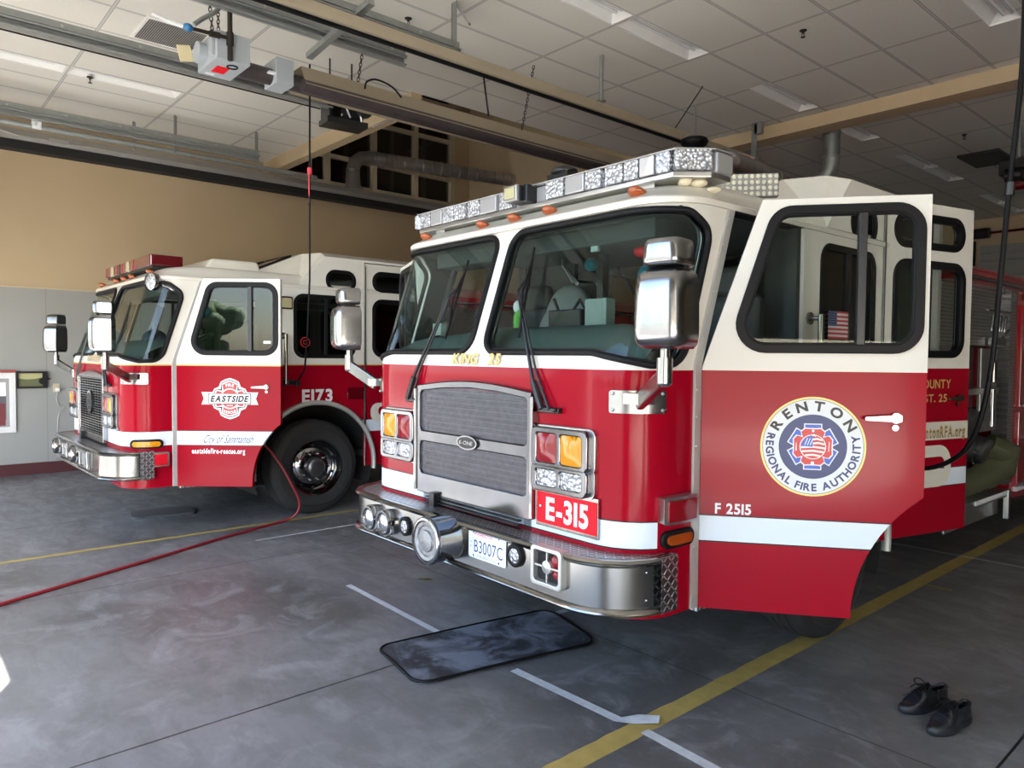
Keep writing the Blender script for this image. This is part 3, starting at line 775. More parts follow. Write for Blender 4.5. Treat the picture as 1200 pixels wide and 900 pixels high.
def make_truck(cfg):
    dz = cfg['dz']; T = empty('fire_engine', cfg['loc'], R(cfg['rot']), label=cfg['label'], cat='fire engine', group=None)
    belt = cfg['belt']; pm = paint('engine_paint_' + cfg['id'], belt, cfg['stripe'], cfg['id'] == 'b')
    A = cfg['id'] == 'a'
    pf = paint('engine_front_paint', belt, cfg['stripe'], False, .165) if A else pm
    zb0 = .50 + dz
    # -- windshield outlines in (s, z)
    def pane(sg):
        pts = [(sg * .062, 1.722), (sg * .90, 1.722), (sg * 1.20, 1.665), (sg * 1.385, 1.672), (sg * 1.375, 2.30), (sg * 1.22, 2.395), (sg * .90, 2.408), (sg * .062, 2.408)]
        return [(x, y + dz) for x, y in roundpoly(pts, [.10, .3, .12, .09, .12, .12, .3, .10], 7)]
    ws = [pane(-1), pane(1)]
    # -- front shell
    se = S_END
    out = [(-se, zb0), (se, zb0), (se, 2.45 + dz), (-se, 2.45 + dz)]
    gr = [(-.50, .90 + dz), (.50, .90 + dz), (.50, 1.50 + dz), (-.50, 1.50 + dz)]
    def sp(x, y, d): 
        p = SP(x, y - dz, d); p.z = y; return p
    q = MB(); q.prism(out, -.04, 0, holes=ws + [gr], g=.065, fn=sp)
    body = q.build('cab_front', pf, T, smooth=40)
    q = MB(); q.prism(out, -.058, -.046, holes=ws + [gr], g=.09, fn=sp); q.build('pillar_lining', dgrey, T, smooth=40)
    for w_ in ws:
        q = MB(); q.tube([sp(x, y, .004) for x, y in densify(w_, .05)], .017, 8, closed=True); q.build('windshield_seal', blackr, T, smooth=60)
        q = MB(); q.prism(inset(w_, .004), -.014, -.008, g=.065, fn=sp); q.build('windshield', winglass, T, smooth=60)
        q = MB(); q.prism(inset(w_, -.002), -.02, -.013, holes=[inset(w_, .022)], g=.08, fn=sp); q.build('black_border', blackp, T, smooth=60)
    # -- corner trim strip at the door seam
    for sg in (-1, 1):
        q = MB(); pts = []
        for z in (zb0, .8, 1.2, ZB + dz, 2.44 + dz):
            p = sp(sg * (se - .025), z, .006); pts.append(p)
        for a_, b_ in zip(pts, pts[1:]):
            vs = []
            for p in (a_, b_):
                for du, dv in ((-.012, -.026), (.006, -.026), (.006, .026), (-.012, .026)): vs.append((p.x + sg * du, p.y + dv, p.z))
            q.add(vs, [(0, 4, 5, 1), (1, 5, 6, 2), (2, 6, 7, 3), (3, 7, 4, 0), (0, 1, 2, 3), (4, 7, 6, 5)])
        t_ = q.build('door_pillar_trim', satin, T, smooth=0, bevel=.003)
        q = MB()
        for z in (.56, .80, 1.05, 1.28, 1.42, 1.55, 1.80, 2.02, 2.25, 2.38): q.ball(sp(sg * (se - .035), z + dz, .013), (.007, .007, .007), n=8, m=5)
        q.build('screws', brushed, t_)
    # -- side panels
    arc = arcpts(ARC_R, 180, 0, 30, (ARC_V, ARC_Z))
    CD0, CD1, CE = 2.43, 3.36, 3.42
    for sg in (-1, 1):
        F = frame((sg * HW, 0, 0), (0, 1, 0), (0, 0, 1)); k_ = 1
        def so(x, y, d): return (sg * (HW + d), x, y)
        zr = 2.45 + dz
        rz = 2.755 + dz
        a1 = [p for p in arc if p[0] > 1.40]
        z_at = ARC_Z + math.sqrt(ARC_R ** 2 - (ARC_V - 1.40) ** 2)
        out = [(1.40, z_at)] + [p for p in a1 if p[1] > .0 and p[0] < CD0 - .005] + [(ARC_V + ARC_R * .86, .85)][:0]
        zc_ = ARC_Z + math.sqrt(max(0, ARC_R ** 2 - (CD0 - .01 - ARC_V) ** 2))
        out += [(CD0 - .01, zc_), (CD0 - .01, 2.79 + dz), (1.95, 2.79 + dz), (1.64, zr), (1.40, zr)]
        w2 = rrect(1.60, 1.715 + dz, 2.30, 2.365 + dz, .10, 8); ov = rrect(1.965, 2.44 + dz, 2.305, 2.645 + dz, .10, 8)
        q = MB(); q.prism(out, -.04, 0, holes=[w2, ov], fn=so); q.build('side_panel', pm, T, smooth=0, bevel=.003)
        for w_, g_ in ((w2, darkglass), (ov, darkglass)):
            q = MB(); q.prism(inset(w_, -.012), -.01, .008, holes=[inset(w_, .024)], fn=so); q.build('window_seal', blackr, T, smooth=40, bevel=.003)
            q = MB(); q.prism(inset(w_, .01), -.02, -.016, fn=so); q.build('side_window', g_, T, smooth=0)
        q = MB(); q.prism([(1.945, 1.73 + dz), (1.975, 1.73 + dz), (1.975, 2.35 + dz), (1.945, 2.35 + dz)], -.02, .004, fn=so); q.build('window_divider', blackp, T, smooth=0)
        # hinge seam strip
        q = MB(); q.cyl((sg * (HW + .004), CD0, 1.05), (sg * (HW + .004), CD0, 2.74 + dz), .010, 8); q.build('crew_hinge', brushed, T)
        # rear edge post, sill, door header
        q = MB(); q.prism([(CD1, .50 + dz), (CE, .50 + dz), (CE, 2.79 + dz), (CD0 - .01, 2.79 + dz), (CD0 - .01, 2.765 + dz), (CD1, 2.765 + dz)], -.04, 0, fn=so); q.build('rear_post', pm, T, smooth=0)
        q = MB(); q.box2((sg * (HW - .06), .46, .47 + dz), (sg * (HW - .005), ARC_V - ARC_R - .03, .53 + dz)); q.box2((sg * (HW - .30), .46, .50 + dz), (sg * (HW - .02), 1.2, .52 + dz)); q.build('door_sill', tread_uv, T, smooth=0)
        # door frame: pillar return
        q = MB()
        q.prism([(.44, .5 + dz), (.47, .5 + dz), (.47, 1.66 + dz), (.735, 2.46 + dz), (.705, 2.46 + dz), (.44, 1.66 + dz)], -.10, -.03, fn=so); q.prism([(1.36, 1.0), (1.41, 1.0), (1.41, 2.44 + dz), (1.36, 2.44 + dz)], -.09, -.02, fn=so)
        q.prism([(.7, 2.43 + dz), (1.41, 2.43 + dz), (1.41, 2.47 + dz), (.7, 2.47 + dz)], -.09, -.0, fn=so)
        q.build('door_frame', cabin, T, smooth=0)
        # fender trim and wheel well
        q = MB()
        ar = arcpts(ARC_R + .012, 128 if A and sg > 0 else 186, -6, 40, (ARC_V, ARC_Z))
        pts = [(sg * (HW + .022), y, z) for y, z in ar]
        q.tube(pts, .034, 10, up=(sg, 0, 0), flat=.75); q.build('fender_trim', satin, T, smooth=60)
        q = MB(); vs = []; n = 40
        for kk in range(n + 1):
            a = R(200 - 220 * kk / n)
            for uu in (HW - .01, .62): vs.append((sg * uu, ARC_V + (ARC_R - .005) * math.cos(a), ARC_Z + (ARC_R - .005) * math.sin(a)))
        q.add(vs, [(2 * k, 2 * k + 1, 2 * k + 3, 2 * k + 2) for k in range(n)])
        q.add([(sg * .62, ARC_V + ARC_R * math.cos(R(200 - 220 * k / n)), ARC_Z + ARC_R * math.sin(R(200 - 220 * k / n))) for k in range(n + 1)], [tuple(range(n + 1))])
        q.build('wheel_well', blackm, T, smooth=0)
        # grab rail behind the front door
        q = MB(); u_ = HW + .07; y_ = 1.475
        q.cyl((sg * u_, y_, 1.44 + dz), (sg * u_, y_, 1.95 + dz), .017, 14)
        for z_ in (1.46, 1.93): q.cyl((sg * (HW), y_, z_ + dz), (sg * (u_ + .01), y_, z_ + dz), .014, 10); q.cyl((sg * HW, y_, z_ + dz - .0), (sg * (HW + .012), y_, z_ + dz), .036, 16)
        q.build('grab_rail', chrome, T, smooth=50)
        # rear side light box above the door
        q = MB(); q.prism(rrect(1.435, 2.205 + dz, 1.565, 2.335 + dz, .015), 0, .035, fn=so)
        lb_ = q.build('scene_light', chrome, T, smooth=0, bevel=.004) if not A else None
        if lb_:
            q = MB(); q.prism(rrect(1.45, 2.22 + dz, 1.55, 2.32 + dz, .01), .035, .042, fn=so); q.build('lens', yellowlens, lb_, smooth=0)
    # under body: cab floor, engine tunnel, rear wall, headliner
    q = MB(); q.box2((-HW + .06, .10, 1.0), (HW - .06, 1.35, 1.06)); q.box2((-.62, .12, .55), (.62, 3.3, 1.0)); q.box2((-HW + .04, 2.45, .56), (HW - .04, 3.38, .62)); q.box2((-.45, .6, 1.0), (.45, 3.0, 1.42)); q.build('cab_floor', dgrey, T, smooth=0)
    q = MB(); q.box2((-HW + .04, 3.38, .55), (HW - .04, 3.42, 2.76 + dz)); q.build('cab_rear_wall', cabin, T, smooth=0)
    q = MB(); q.box2((-HW + .05, .34, 2.40 + dz), (HW - .05, 1.9, 2.42 + dz)); q.box2((-.95, .40, 2.30 + dz), (.95, .62, 2.40 + dz)); q.build('headliner', headl, T, smooth=0, bevel=.01)
    q = MB()
    q.box2((-HW + .05, 1.42, 1.42), (-.62, 1.46, 2.4 + dz)); q.box2((.62, 1.42, 1.42), (HW - .05, 1.46, 2.4 + dz)) if not A else q.box2((.95, 1.42, 1.42), (HW - .05, 1.46, 2.4 + dz)); q.build('partition', cabin, T, smooth=0)
    # dash
    q = MB(); z = 1.66 + dz
    q.add([(x, y, z + h) for y, h in ((.10, -.02), (.14, .07), (.22, .14), (.32, .19), (.42, .215), (.52, .20), (.56, .12), (.56, -.35)) for x in (-1.10, -.25, .75, 1.10)],
          [(4 * i + j, 4 * i + j + 1, 4 * i + j + 5, 4 * i + j + 4) for i in range(7) for j in range(3)])
    for v_ in range(len(q.v)):
        if abs(q.v[v_].x) > 1: q.v[v_].z -= .05 * (1 if q.v[v_].z > z + .05 else 0)
    q.build('dashboard', dashg, T, smooth=30)
    # steering wheel
    q = MB(); M = Matrix.Translation((.72, .72, 1.84 + dz)) @ Matrix.Rotation(R(28), 4, 'X')
    q.tube([(.22 * math.cos(a), .22 * math.sin(a), 0) for a in [2 * PI * k / 28 for k in range(28)]], .016, 8, closed=True, M=M)
    for a in (R(90), R(210), R(330)): q.bar((0, 0, -.03), (.22 * math.cos(a), .22 * math.sin(a), 0), .03, .012, M=M)
    q.cyl((0, 0, -.05), (0, 0, .0), .05, M=M); q.cyl((0, 0, -.35), (0, 0, -.05), .025, M=M); q.build('steering_wheel', blackp, T, smooth=50)
    # seats
    for (u_, v_, fm) in ((.80, 1.0, dgrey), (-.80, 1.0, dgrey), (.78, 2.9, dgrey), (-.78, 2.9, dgrey), (0, 2.95, dgrey)):
        s_ = empty('seat', (u_, v_, 0), parent=T)
        q = MB(); q.box((0, -.05, 1.22 + dz), (.50, .50, .14)); q.build('cushion', fm, s_, bevel=.04, seg=3)
        q = MB(); q.box((0, .24, 1.66 + dz), (.48, .13, .82), M=Matrix.Identity(4)); q.build('backrest', fm, s_, bevel=.05, seg=3)
        q = MB(); q.box((0, .22, 2.14 + dz), (.26, .10, .18)); q.build('headrest', fm, s_, bevel=.04, seg=3)
        q = MB(); q.box((0, 0, 1.06), (.38, .38, .22)); q.build('pedestal', dgrey, s_, bevel=.01)
    # -- roof cap
    def ins(hw, v0, z, r=RC): return rrloop(hw, v0, 3.42, r, z + dz, 10)
    q = MB(); loft(q, [ins(HW - .03, .25, 2.43), ins(HW + .012, .235, 2.43), ins(HW + .016, .235, 2.455), ins(HW + .004, .245, 2.468), ins(HW - .005, .26, 2.47), ins(HW - .035, .33, 2.52), ins(HW - .075, .43, 2.56), ins(HW - .14, .56, 2.585), ins(HW - .28, .75, 2.60), ins(.7, 1.0, 2.60)])
    q.build('roof', creamm, T, smooth=50)
    # drip rail over the doors
    # -- raised crew roof
    z0 = 2.45 + dz; z1 = 2.79 + dz; z2 = 2.85 + dz
    vs = [(.85, 1.20, z0 + .10), (-.85, 1.20, z0 + .10), (HW, 1.64, z0), (-HW, 1.64, z0),            # 0-3
          (.80, 1.88, z2), (-.80, 1.88, z2), (HW - .005, 1.95, z1), (-HW + .005, 1.95, z1),           # 4-7
          (HW - .005, 3.42, z1), (-HW + .005, 3.42, z1), (1.02, 1.98, z2), (-1.02, 1.98, z2), (1.02, 3.42, z2), (-1.02, 3.42, z2),  # 8-13
          (HW, 3.42, z0), (-HW, 3.42, z0)]
    fs = [(0, 1, 5, 4), (0, 4, 10, 6, 2), (1, 3, 7, 11, 5), (6, 10, 12, 8), (7, 9, 13, 11), (4, 5, 11, 10), (10, 11, 13, 12), (14, 8, 12, 13, 9, 15)]
    q = MB(); q.add(vs, fs); rr = q.build('raised_roof', creamm, T, smooth=0, bevel=.012)
    # sloping roof windows
    P0 = Vector(vs[0]); P1 = Vector(vs[1]); P4 = Vector(vs[4])
    ex = (P0 - P1).normalized(); c0 = (P0 + P1) / 2; up = ((Vector(vs[4]) + Vector(vs[5])) / 2 - c0); L = up.length
    Fm = frame(c0 + ex.cross(up.normalized()) * .012, ex, up)
    q = MB()
    for sg in (-1, 1):
        w_ = roundpoly([(sg * .05, .08), (sg * .74, .08), (sg * .69, L - .06), (sg * .05, L - .06)], .05)
        q.prism(w_, -.01, .01, M=Fm, holes=[inset(w_, .02)])
    q.build('roof_window_seal', blackr, T, smooth=0)
    q = MB()
    for sg in (-1, 1): q.prism(inset(roundpoly([(sg * .05, .08), (sg * .74, .08), (sg * .69, L - .06), (sg * .05, L - .06)], .05), .015), .0, .004, M=Fm)
    q.build('roof_window', mat('dark_roof_glass', (.01, .012, .012), .08, coat=1), T, smooth=0)
    # roof hatch box
    if not A:
        q = MB(); M = Matrix.Identity(4); q.add([(-.15, .75, z0 + .10), (1.0, .75, z0 + .10), (-.15, 1.35, z0 + .10), (1.0, 1.35, z0 + .10), (-.10, .85, z0 + .24), (.95, .85, z0 + .24), (-.10, 1.32, z0 + .24), (.95, 1.32, z0 + .24)], [(0, 1, 5, 4), (1, 3, 7, 5), (3, 2, 6, 7), (2, 0, 4, 6), (4, 5, 7, 6)])
        q.build('air_conditioner', creamm, T, smooth=0, bevel=.03, seg=3)
    # -- marker lights
    for s_ in (-.92, -.30, 0.0, .30, .92):
        q = MB(); M = Matrix.Translation((s_, .30, 2.502 + dz)) @ Matrix.Rotation(R(-25), 4, 'X')
        q.ball((0, 0, .0), (.050, .055, .024), M=M, n=14, m=8); q.build('marker_light', orangel, T, smooth=60)
    # -- grille
    g = empty('grille', parent=T)
    def fp(x, y, d): return (x, -d, y)
    top = [(.525 - 1.05 * k / 12, 1.52 + dz + .04 * math.sin(PI * k / 12)) for k in range(13)]
    outg = [(-.525, .865 + dz), (.525, .865 + dz)] + top
    if A:
        h1 = roundpoly([(-.495, 1.245 + dz), (.495, 1.245 + dz), (.495, 1.485 + dz), (.25, 1.510 + dz), (0, 1.520 + dz), (-.25, 1.510 + dz), (-.495, 1.485 + dz)], [.03, .03, .03, 0, 0, 0, .03]); h2 = rrect(-.495, .985 + dz, .495, 1.18 + dz, .03)
    else:
        h1 = rrect(-.49, .935 + dz, .49, 1.49 + dz, .02); h2 = None
    q = MB(); q.prism(outg, -.02, .035, holes=[h for h in (h1, h2) if h], fn=fp); q.build('grille_frame', darkchrome, g, smooth=0, bevel=.006)
    for a_, b_ in ((.525, .55), (-.55, -.525)): q = MB(); q.box2((a_, -.045, .875 + dz), (b_, .0, 1.50 + dz)); q.build('side_rail', chrome, g, smooth=0, bevel=.004)
    if A:
        q = MB(); q.flat([(-.51, .97 + dz), (.51, .97 + dz), (.51, 1.52 + dz), (-.51, 1.52 + dz)], .0, M=frame((0, -.022, 0), (1, 0, 0), (0, 0, 1))); q.build('grille_mesh', frontperf, g, smooth=0)
        q = MB()
        for k in range(17): q.box((0, .03, .99 + dz + k * .031), (1.0, .02, .010))
        q.build('louvres', mat('louvre_grey', (.10, .10, .115), .5, .4), g, smooth=0)
    else:
        q = MB()
        for k in range(23): q.box((0, -.02, .948 + dz + k * .0245), (.99, .03, .007))
        for k in range(9): q.box((-.44 + k * .11, -.026, 1.21 + dz), (.010, .02, .56))
        q.build('grille_mesh', darkchrome, g, smooth=0)
    q = MB(); q.box2((-.52, .06, .87 + dz), (.52, .09, 1.53 + dz)); q.build('radiator', mat('dark_radiator', (.02, .02, .022), .7), g, smooth=0)
    zc = (1.213 if A else 1.245) + dz; rx, rz_ = (.095, .04) if A else (.115, .115)
    q = MB(); el = [(rx * math.cos(a), rz_ * math.sin(a)) for a in [2 * PI * k / 36 for k in range(36)]]
    Fe = frame((0, -.036, zc), (1, 0, 0), (0, 0, 1))
    q.prism(el, 0, .012, M=Fe, mi=0); e2 = [(x * .84, y * .80) for x, y in el]; q.prism(e2, .012, .014, M=Fe, mi=1)
    q.text('E·ONE' if False else 'E-ONE', rx * 1.3, rz_ * .55 if A else .05, Fe @ Matrix.Translation((0, 0, .016)), 2, bold=.03, shear=.2)
    if not A:
        for a in range(3): q.prism([(-.05 + a * .035, -.075), (-.02 + a * .035, -.075), (.0 + a * .035, -.035), (-.03 + a * .035, -.035)], .012, .016, M=Fe, mi=2)
    q.build('grille_emblem', [chrome, blackv, chrome], g, smooth=0)
    # -- headlights
    for sg in (-1, 1):
        for z0_, z1_, kinds in ((1.15, 1.355, (redl, amberl)), (.995 + .04, 1.185 - .01, (crystal, crystal))):
            z0_ += dz; z1_ += dz
            h = empty('headlight_unit', parent=T)
            a, b = (.56, .925) if sg > 0 else (-.925, -.56)
            cs = [(sg * .585, sg * .73), (sg * .755, sg * .90)]
            holes = [rrect(min(c), z0_ + .032, max(c), z1_ - .032, .015) for c in cs]
            q = MB(); q.prism(rrect(a - .01, z0_, b + .01, z1_, .035, 8), -.02, .055, fn=sp, holes=holes, g=.08); q.build('bezel', darkchrome, h, smooth=40, bevel=.007)
            q = MB(); q.prism(rrect(a - .02, z0_ - .008, b + .03, z1_ + .008, .04, 8), -.02, .02, fn=sp, g=.1); q.build('base_plate', brushed, h, smooth=40, bevel=.004)
            for c, lm in zip(cs, kinds):
                lo = rrect(min(c) - .002, z0_ + .03, max(c) + .002, z1_ - .03, .015)
                cx = (c[0] + c[1]) / 2; cz = (z0_ + z1_) / 2
                def dome(x, y, d): return sp(x, y, d + (.018 * max(0, 1 - ((x - cx) / .075) ** 2) * max(0, 1 - ((y - cz) / .08) ** 2) if d > .03 else 0))
                q = MB(); q.prism(lo, 0, .045, g=.025, fn=dome); q.build('turn_signal_lens' if lm is amberl else ('red_lens' if lm is redl else 'headlamp_lens'), lm, h, smooth=50)
    # -- side marker and warning light on the cab corner
    for sg in (-1, 1):
        sb = sg * (HW - RC + RC * PI / 2 - RC)   # s = v + const on the flat side
        base = (HW - RC + RC * PI / 2) - RC
        def sv(v_): return sg * (base + v_)
        w = empty('side_warning_light', parent=T)
        zz = (.94, 1.065) if A else (.66, .79); vv = (.165, .375) if A else (.15, .35)
        x0_, x1_ = sorted((sv(vv[0]), sv(vv[1])))
        q = MB(); q.prism(rrect(x0_, zz[0], x1_, zz[1], .012), -.01, .05, fn=sp, g=.05); q.build('bezel', brushed, w, smooth=40, bevel=.006)
        q = MB(); q.prism(rrect(x0_ + .018, zz[0] + .014, x1_ - .018, zz[1] - .014, .008), .04, .058, fn=sp, g=.05); q.build('red_lens', brightred if not A else redl, w, smooth=40, bevel=.003)
        w = empty('oval_marker_light', parent=T); zc_ = .86 if A else .868; vv = (.175, .40) if A else (.03, .31)
        x0_, x1_ = sorted((sv(vv[0]), sv(vv[1])))
        q = MB(); q.prism(rrect(x0_, zc_ - .042, x1_, zc_ + .042, .041, 10), -.01, .018, fn=sp, g=.05); q.build('grommet', blackr, w, smooth=40, bevel=.006)
        q = MB(); q.prism(rrect(x0_ + .028, zc_ - .024, x1_ - .028, zc_ + .024, .023, 10), .01, .026, fn=sp, g=.04); q.build('amber_lens', amberl if not A else orangel, w, smooth=40, bevel=.004)
    # -- mirrors, wipers
    mirror(T, 1, cfg['mr'][0], cfg['mr'][1], 0, cfg['mdz'], cfg); mirror(T, -1, cfg['ml'][0], cfg['ml'][1], 0, cfg['mdz'], cfg)
    wiper(T, (.60, 1.44), (.318, 2.29), (.387, 1.80), (.30, 2.05), dz)
    wiper(T, (-.64, 1.43), (-.267, 2.275), (-.283, 1.80), (-.34, 2.05), dz)
    # -- bumper
    b = empty('bumper', parent=T)
    BW = 1.235; BR = .30; bz0, bz1 = .565, .80; bv = -.17; be = .20
    def bp(s, off=0):
        a = abs(s); sg = 1 if s >= 0 else -1; L0 = BW - BR; LA = BR * PI / 2
        if a < L0: u_, v_, nu, nv = s, 0, 0, -1
        elif a < L0 + LA: t = (a - L0) / BR; u_, v_, nu, nv = sg * (L0 + BR * math.sin(t)), BR * (1 - math.cos(t)), sg * math.sin(t), -math.cos(t)
        else: u_, v_, nu, nv = sg * BW, BR + a - L0 - LA, sg, 0
        return (u_ + nu * off, bv + v_ + nv * off)
    SB = BW - BR + BR * PI / 2 + (be - bv - BR)
    ss = [-SB + 2 * SB * k / 90 for k in range(91)]
    pr = [(-.03, bz0 - .012), (.012, bz0 - .014), (.024, bz0), (.018, bz0 + .014), (.0, bz0 + .022), (0, bz1 - .03), (.014, bz1 - .02), (.022, bz1 - .006), (.012, bz1 + .006), (-.02, bz1 + .008), (-.03, bz1)]
    q = MB(); vs = []; n = len(pr)
    for s in ss:
        for d, z in pr: x, y = bp(s, d); vs.append((x, y, z))
    q.add(vs, [(i * n + k, (i + 1) * n + k, (i + 1) * n + (k + 1) % n, i * n + (k + 1) % n) for i in range(90) for k in range(n)])
    bo = q.build('bumper_face', bumperm, b, smooth=45)
    q = MB(); dk = [bp(s, -.02) for s in ss]; q.prism(dk + [(-1.0, .22), (1.0, .22)] if False else dk, bz1 - .012, bz1 + .002)
    q.build('bumper_deck', tread_uv, b, smooth=0)
    for sg in (-1, 1):
        q = MB(); L = [bp(sg * (SB - .10 + .115 * k / 6), .026) for k in range(7)]
        vs = [(x, y, z) for x, y in L for z in (bz0 - .01, bz1 + .008)]
        vs += [(x - sg * .03, y, z) for x, y in L for z in (bz0 - .01, bz1 + .008)]
        q.add(vs, [(2 * k, 2 * k + 2, 2 * k + 3, 2 * k + 1) for k in range(6)] + [(14 + 2 * k, 15 + 2 * k, 17 + 2 * k, 16 + 2 * k) for k in range(6)] + [(12, 26, 27, 13)])
        q.build('tread_plate_end', tread_side, b, smooth=0)
        q = MB()
        for z in (.62, .745): x, y = bp(sg * (SB - .16), .002); q.ball((x, y, z), .007, n=8, m=5)
        q.build('bolts', chrome, b)
    q = MB(); q.box2((-.9, -.12, bz0 + .01), (.9, .3, bz1 - .03)); q.build('bumper_core', blackm, b, smooth=0)
    Fb = frame((0, bv - .001, 0), (1, 0, 0), (0, 0, 1))
    def roundlamp(x, z, r, d, lens, nm, rim=chrome, hole=False):
        l = empty(nm, (x, bv, z), parent=T)
        F2 = frame((0, 0, 0), (1, 0, 0), (0, 0, 1))
        q = MB(); q.lathe([(r + .012, 0), (r + .012, d * .7), (r + .006, d), (r - .006, d), (r - .01, d * .8)], 36, M=F2); q.build('rim', rim, l, smooth=50)
        q = MB(); q.lathe([(r - .008, d * .75), (r * .7, d * .95), (r * .3, d * 1.05), (0, d * 1.08)], 36, M=F2); q.build('lens', lens, l, smooth=60)
        return l
    if A:
        for x, z in ((-.80, .672), (-.62, .672)):
            roundlamp(x, z, .070, .055, mat('silver_dome', (.55, .55, .56), .12, .9, var=.2, nscale=25), 'air_horn')
        roundlamp(-.43, .680, .046, .02, crystal, 'round_lamp', blackr); roundlamp(.58, .722, .046, .02, crystal, 'round_lamp', blackr)
        # mechanical siren
        s_ = empty('siren', (.02, bv, .705), parent=T); F2 = frame((0, 0, 0), (1, 0, 0), (0, 0, 1))
        q = MB(); q.lathe([(.120, 0), (.124, .008), (.124, .14), (.130, .146), (.130, .162), (.124, .168), (.112, .168), (.108, .155)], 48, M=F2); q.build('siren_body', chrome, s_, smooth=50)
        q = MB(); q.lathe([(.110, .15), (.104, .162), (.085, .160), (.08, .152), (.06, .152), (.055, .162), (.03, .166), (0, .168)], 48, M=F2); q.build('siren_grille', mat('siren_grille', (.27, .28, .30), .35, .8, var=.5, nscale=60, bmp=1, bscale=90), s_, smooth=50)
        # licence plate
        p = empty('licence_plate', (.355, bv - .004, .717), parent=T)
        q = MB(); q.M = frame((0, 0, 0), (1, 0, 0), (0, 0, 1)); q.prism(rrect(-.153, -.077, .153, .077, .012), 0, .004); q.build('plate', mat('plate_blue_white', (.66, .74, .82), .35), p, smooth=0)
        q = MB(); q.M = frame((0, -.0045, 0), (1, 0, 0), (0, 0, 1)); q.text('B3007C', .235, .066, Matrix.Translation((.012, -.012, 0)), 0, bold=.0); q.text('WASHINGTON', .15, .016, Matrix.Translation((-.03, .052, 0)), 1, bold=.02)
        q.text('EVERGREEN STATE', .16, .011, Matrix.Translation((.0, -.062, 0)), 2); q.text('EX', .018, .012, Matrix.Translation((-.132, .005, 0)), 0); q.text('MT', .018, .012, Matrix.Translation((-.132, -.02, 0)), 0)
        q.prism(circ(-.11, .06, .006, 10), 0, .002, mi=0); q.prism(circ(.10, .06, .006, 10), 0, .002, mi=0); q.prism(circ(-.11, -.064, .006, 10), 0, .002, mi=0); q.prism(circ(.10, -.064, .006, 10), 0, .002, mi=0)
        q.build('plate_lettering', [navy, redv, bluev], p, smooth=0)
        # speaker horn in a square guard
        h = empty('speaker', (.825, bv, .722), parent=T)
        F2 = frame((0, 0, 0), (1, 0, 0), (0, 0, 1)); sil = mat('silver_paint', (.48, .48, .47), .35, .7)
        q = MB(); q.M = F2; q.prism(rrect(-.105, -.093, .105, .093, .025), -.02, .035, holes=[rrect(-.083, -.072, .083, .072, .018)]); q.build('guard', sil, h, smooth=0, bevel=.005)
        q = MB(); q.M = F2
        for a in (0, 90, 180, 270): q.bar((.02 * math.cos(R(a)), .02 * math.sin(R(a)), .022), (.088 * math.cos(R(a)), .075 * math.sin(R(a)), .022), .008, .008)
        q.lathe([(.0, .01), (.032, .012), (.030, .028), (0, .036)], 24); q.build('spokes', sil, h, smooth=40)
        q = MB(); q.M = F2; q.prism(rrect(-.088, -.077, .088, .077, .01), .0, .004); q.build('speaker_throat', blackm, h, smooth=0)
        q = MB(); q.M = F2; q.ball((.04, .03, .008), (.028, .03, .012)); q.ball((.045, -.03, .008), (.02, .02, .01)); q.build('speaker_cone', redl, h)
    else:
        for x in (-.86, .0):
            roundlamp(x + .06, .69, .075, .06, mat('silver_dome', (.55, .55, .56), .12, .9, var=.2, nscale=25), 'air_horn')
        q = MB(); q.M = Fb; q.prism(rrect(-.56, .60, -.36, .76, .015), 0, .02, holes=[rrect(-.54, .62, -.38, .74, .01)]); q.prism(rrect(.28, .59, .62, .77, .02), 0, .03, holes=[rrect(.30, .61, .60, .75, .01)])
        q.build('light_guard', chrome, b, smooth=0, bevel=.004)
        q = MB(); q.M = Fb; q.prism(rrect(-.54, .62, -.38, .74, .01), -.0, .008); q.prism(rrect(.30, .61, .60, .75, .01), 0, .008); q.build('light_panel', crystal, b, smooth=0)
    # tow bar and lower bodywork behind the bumper
    q = MB(); q.box2((-.5, .0, .70), (.5, .10, .88 + dz)); q.build('lower_radiator', blackm, T, smooth=0)
    q = MB()
    for k in range(4): q.box((0, -.02, .80 + k * .022 + dz * .5), (.86, .03, .006))
    q.box((-.32, -.04, .84), (.05, .05, .09)); q.build('lower_louvres', blackp, T, smooth=0)
    # front lettering on the white band
    q = MB(); Fk = frame((0, -.004, 1.685 + dz), (1, 0, 0), (0, 0, 1)); Fk2 = frame((-.006, -.003, 1.681 + dz), (1, 0, 0), (0, 0, 1))
    if A:
        for F_, mi in ((Fk2, 1), (Fk, 0)):
            q.text('KING', .235, .062, F_ @ Matrix.Translation((-.075, 0, 0)), mi, bold=.03, shear=.35); q.text('25', .10, .062, F_ @ Matrix.Translation((.19, 0, 0)), mi, bold=.03, shear=.35)
    else:
        for F_, mi in ((Fk2, 1), (Fk, 0)): q.text('EASTSIDE', .50, .062, F_ @ Matrix.Translation((.0, 0, 0)), mi, bold=.03, shear=.3)
    q.build('front_lettering', [goldv, greyv], T, smooth=0)
    # -- wheels
    wheel(T, HW + .01, ARC_V, 1, True); wheel(T, -HW - .01, ARC_V, -1, True)
    # -- rear body
    rb = empty('rear_body', parent=T); u1 = HW + .02
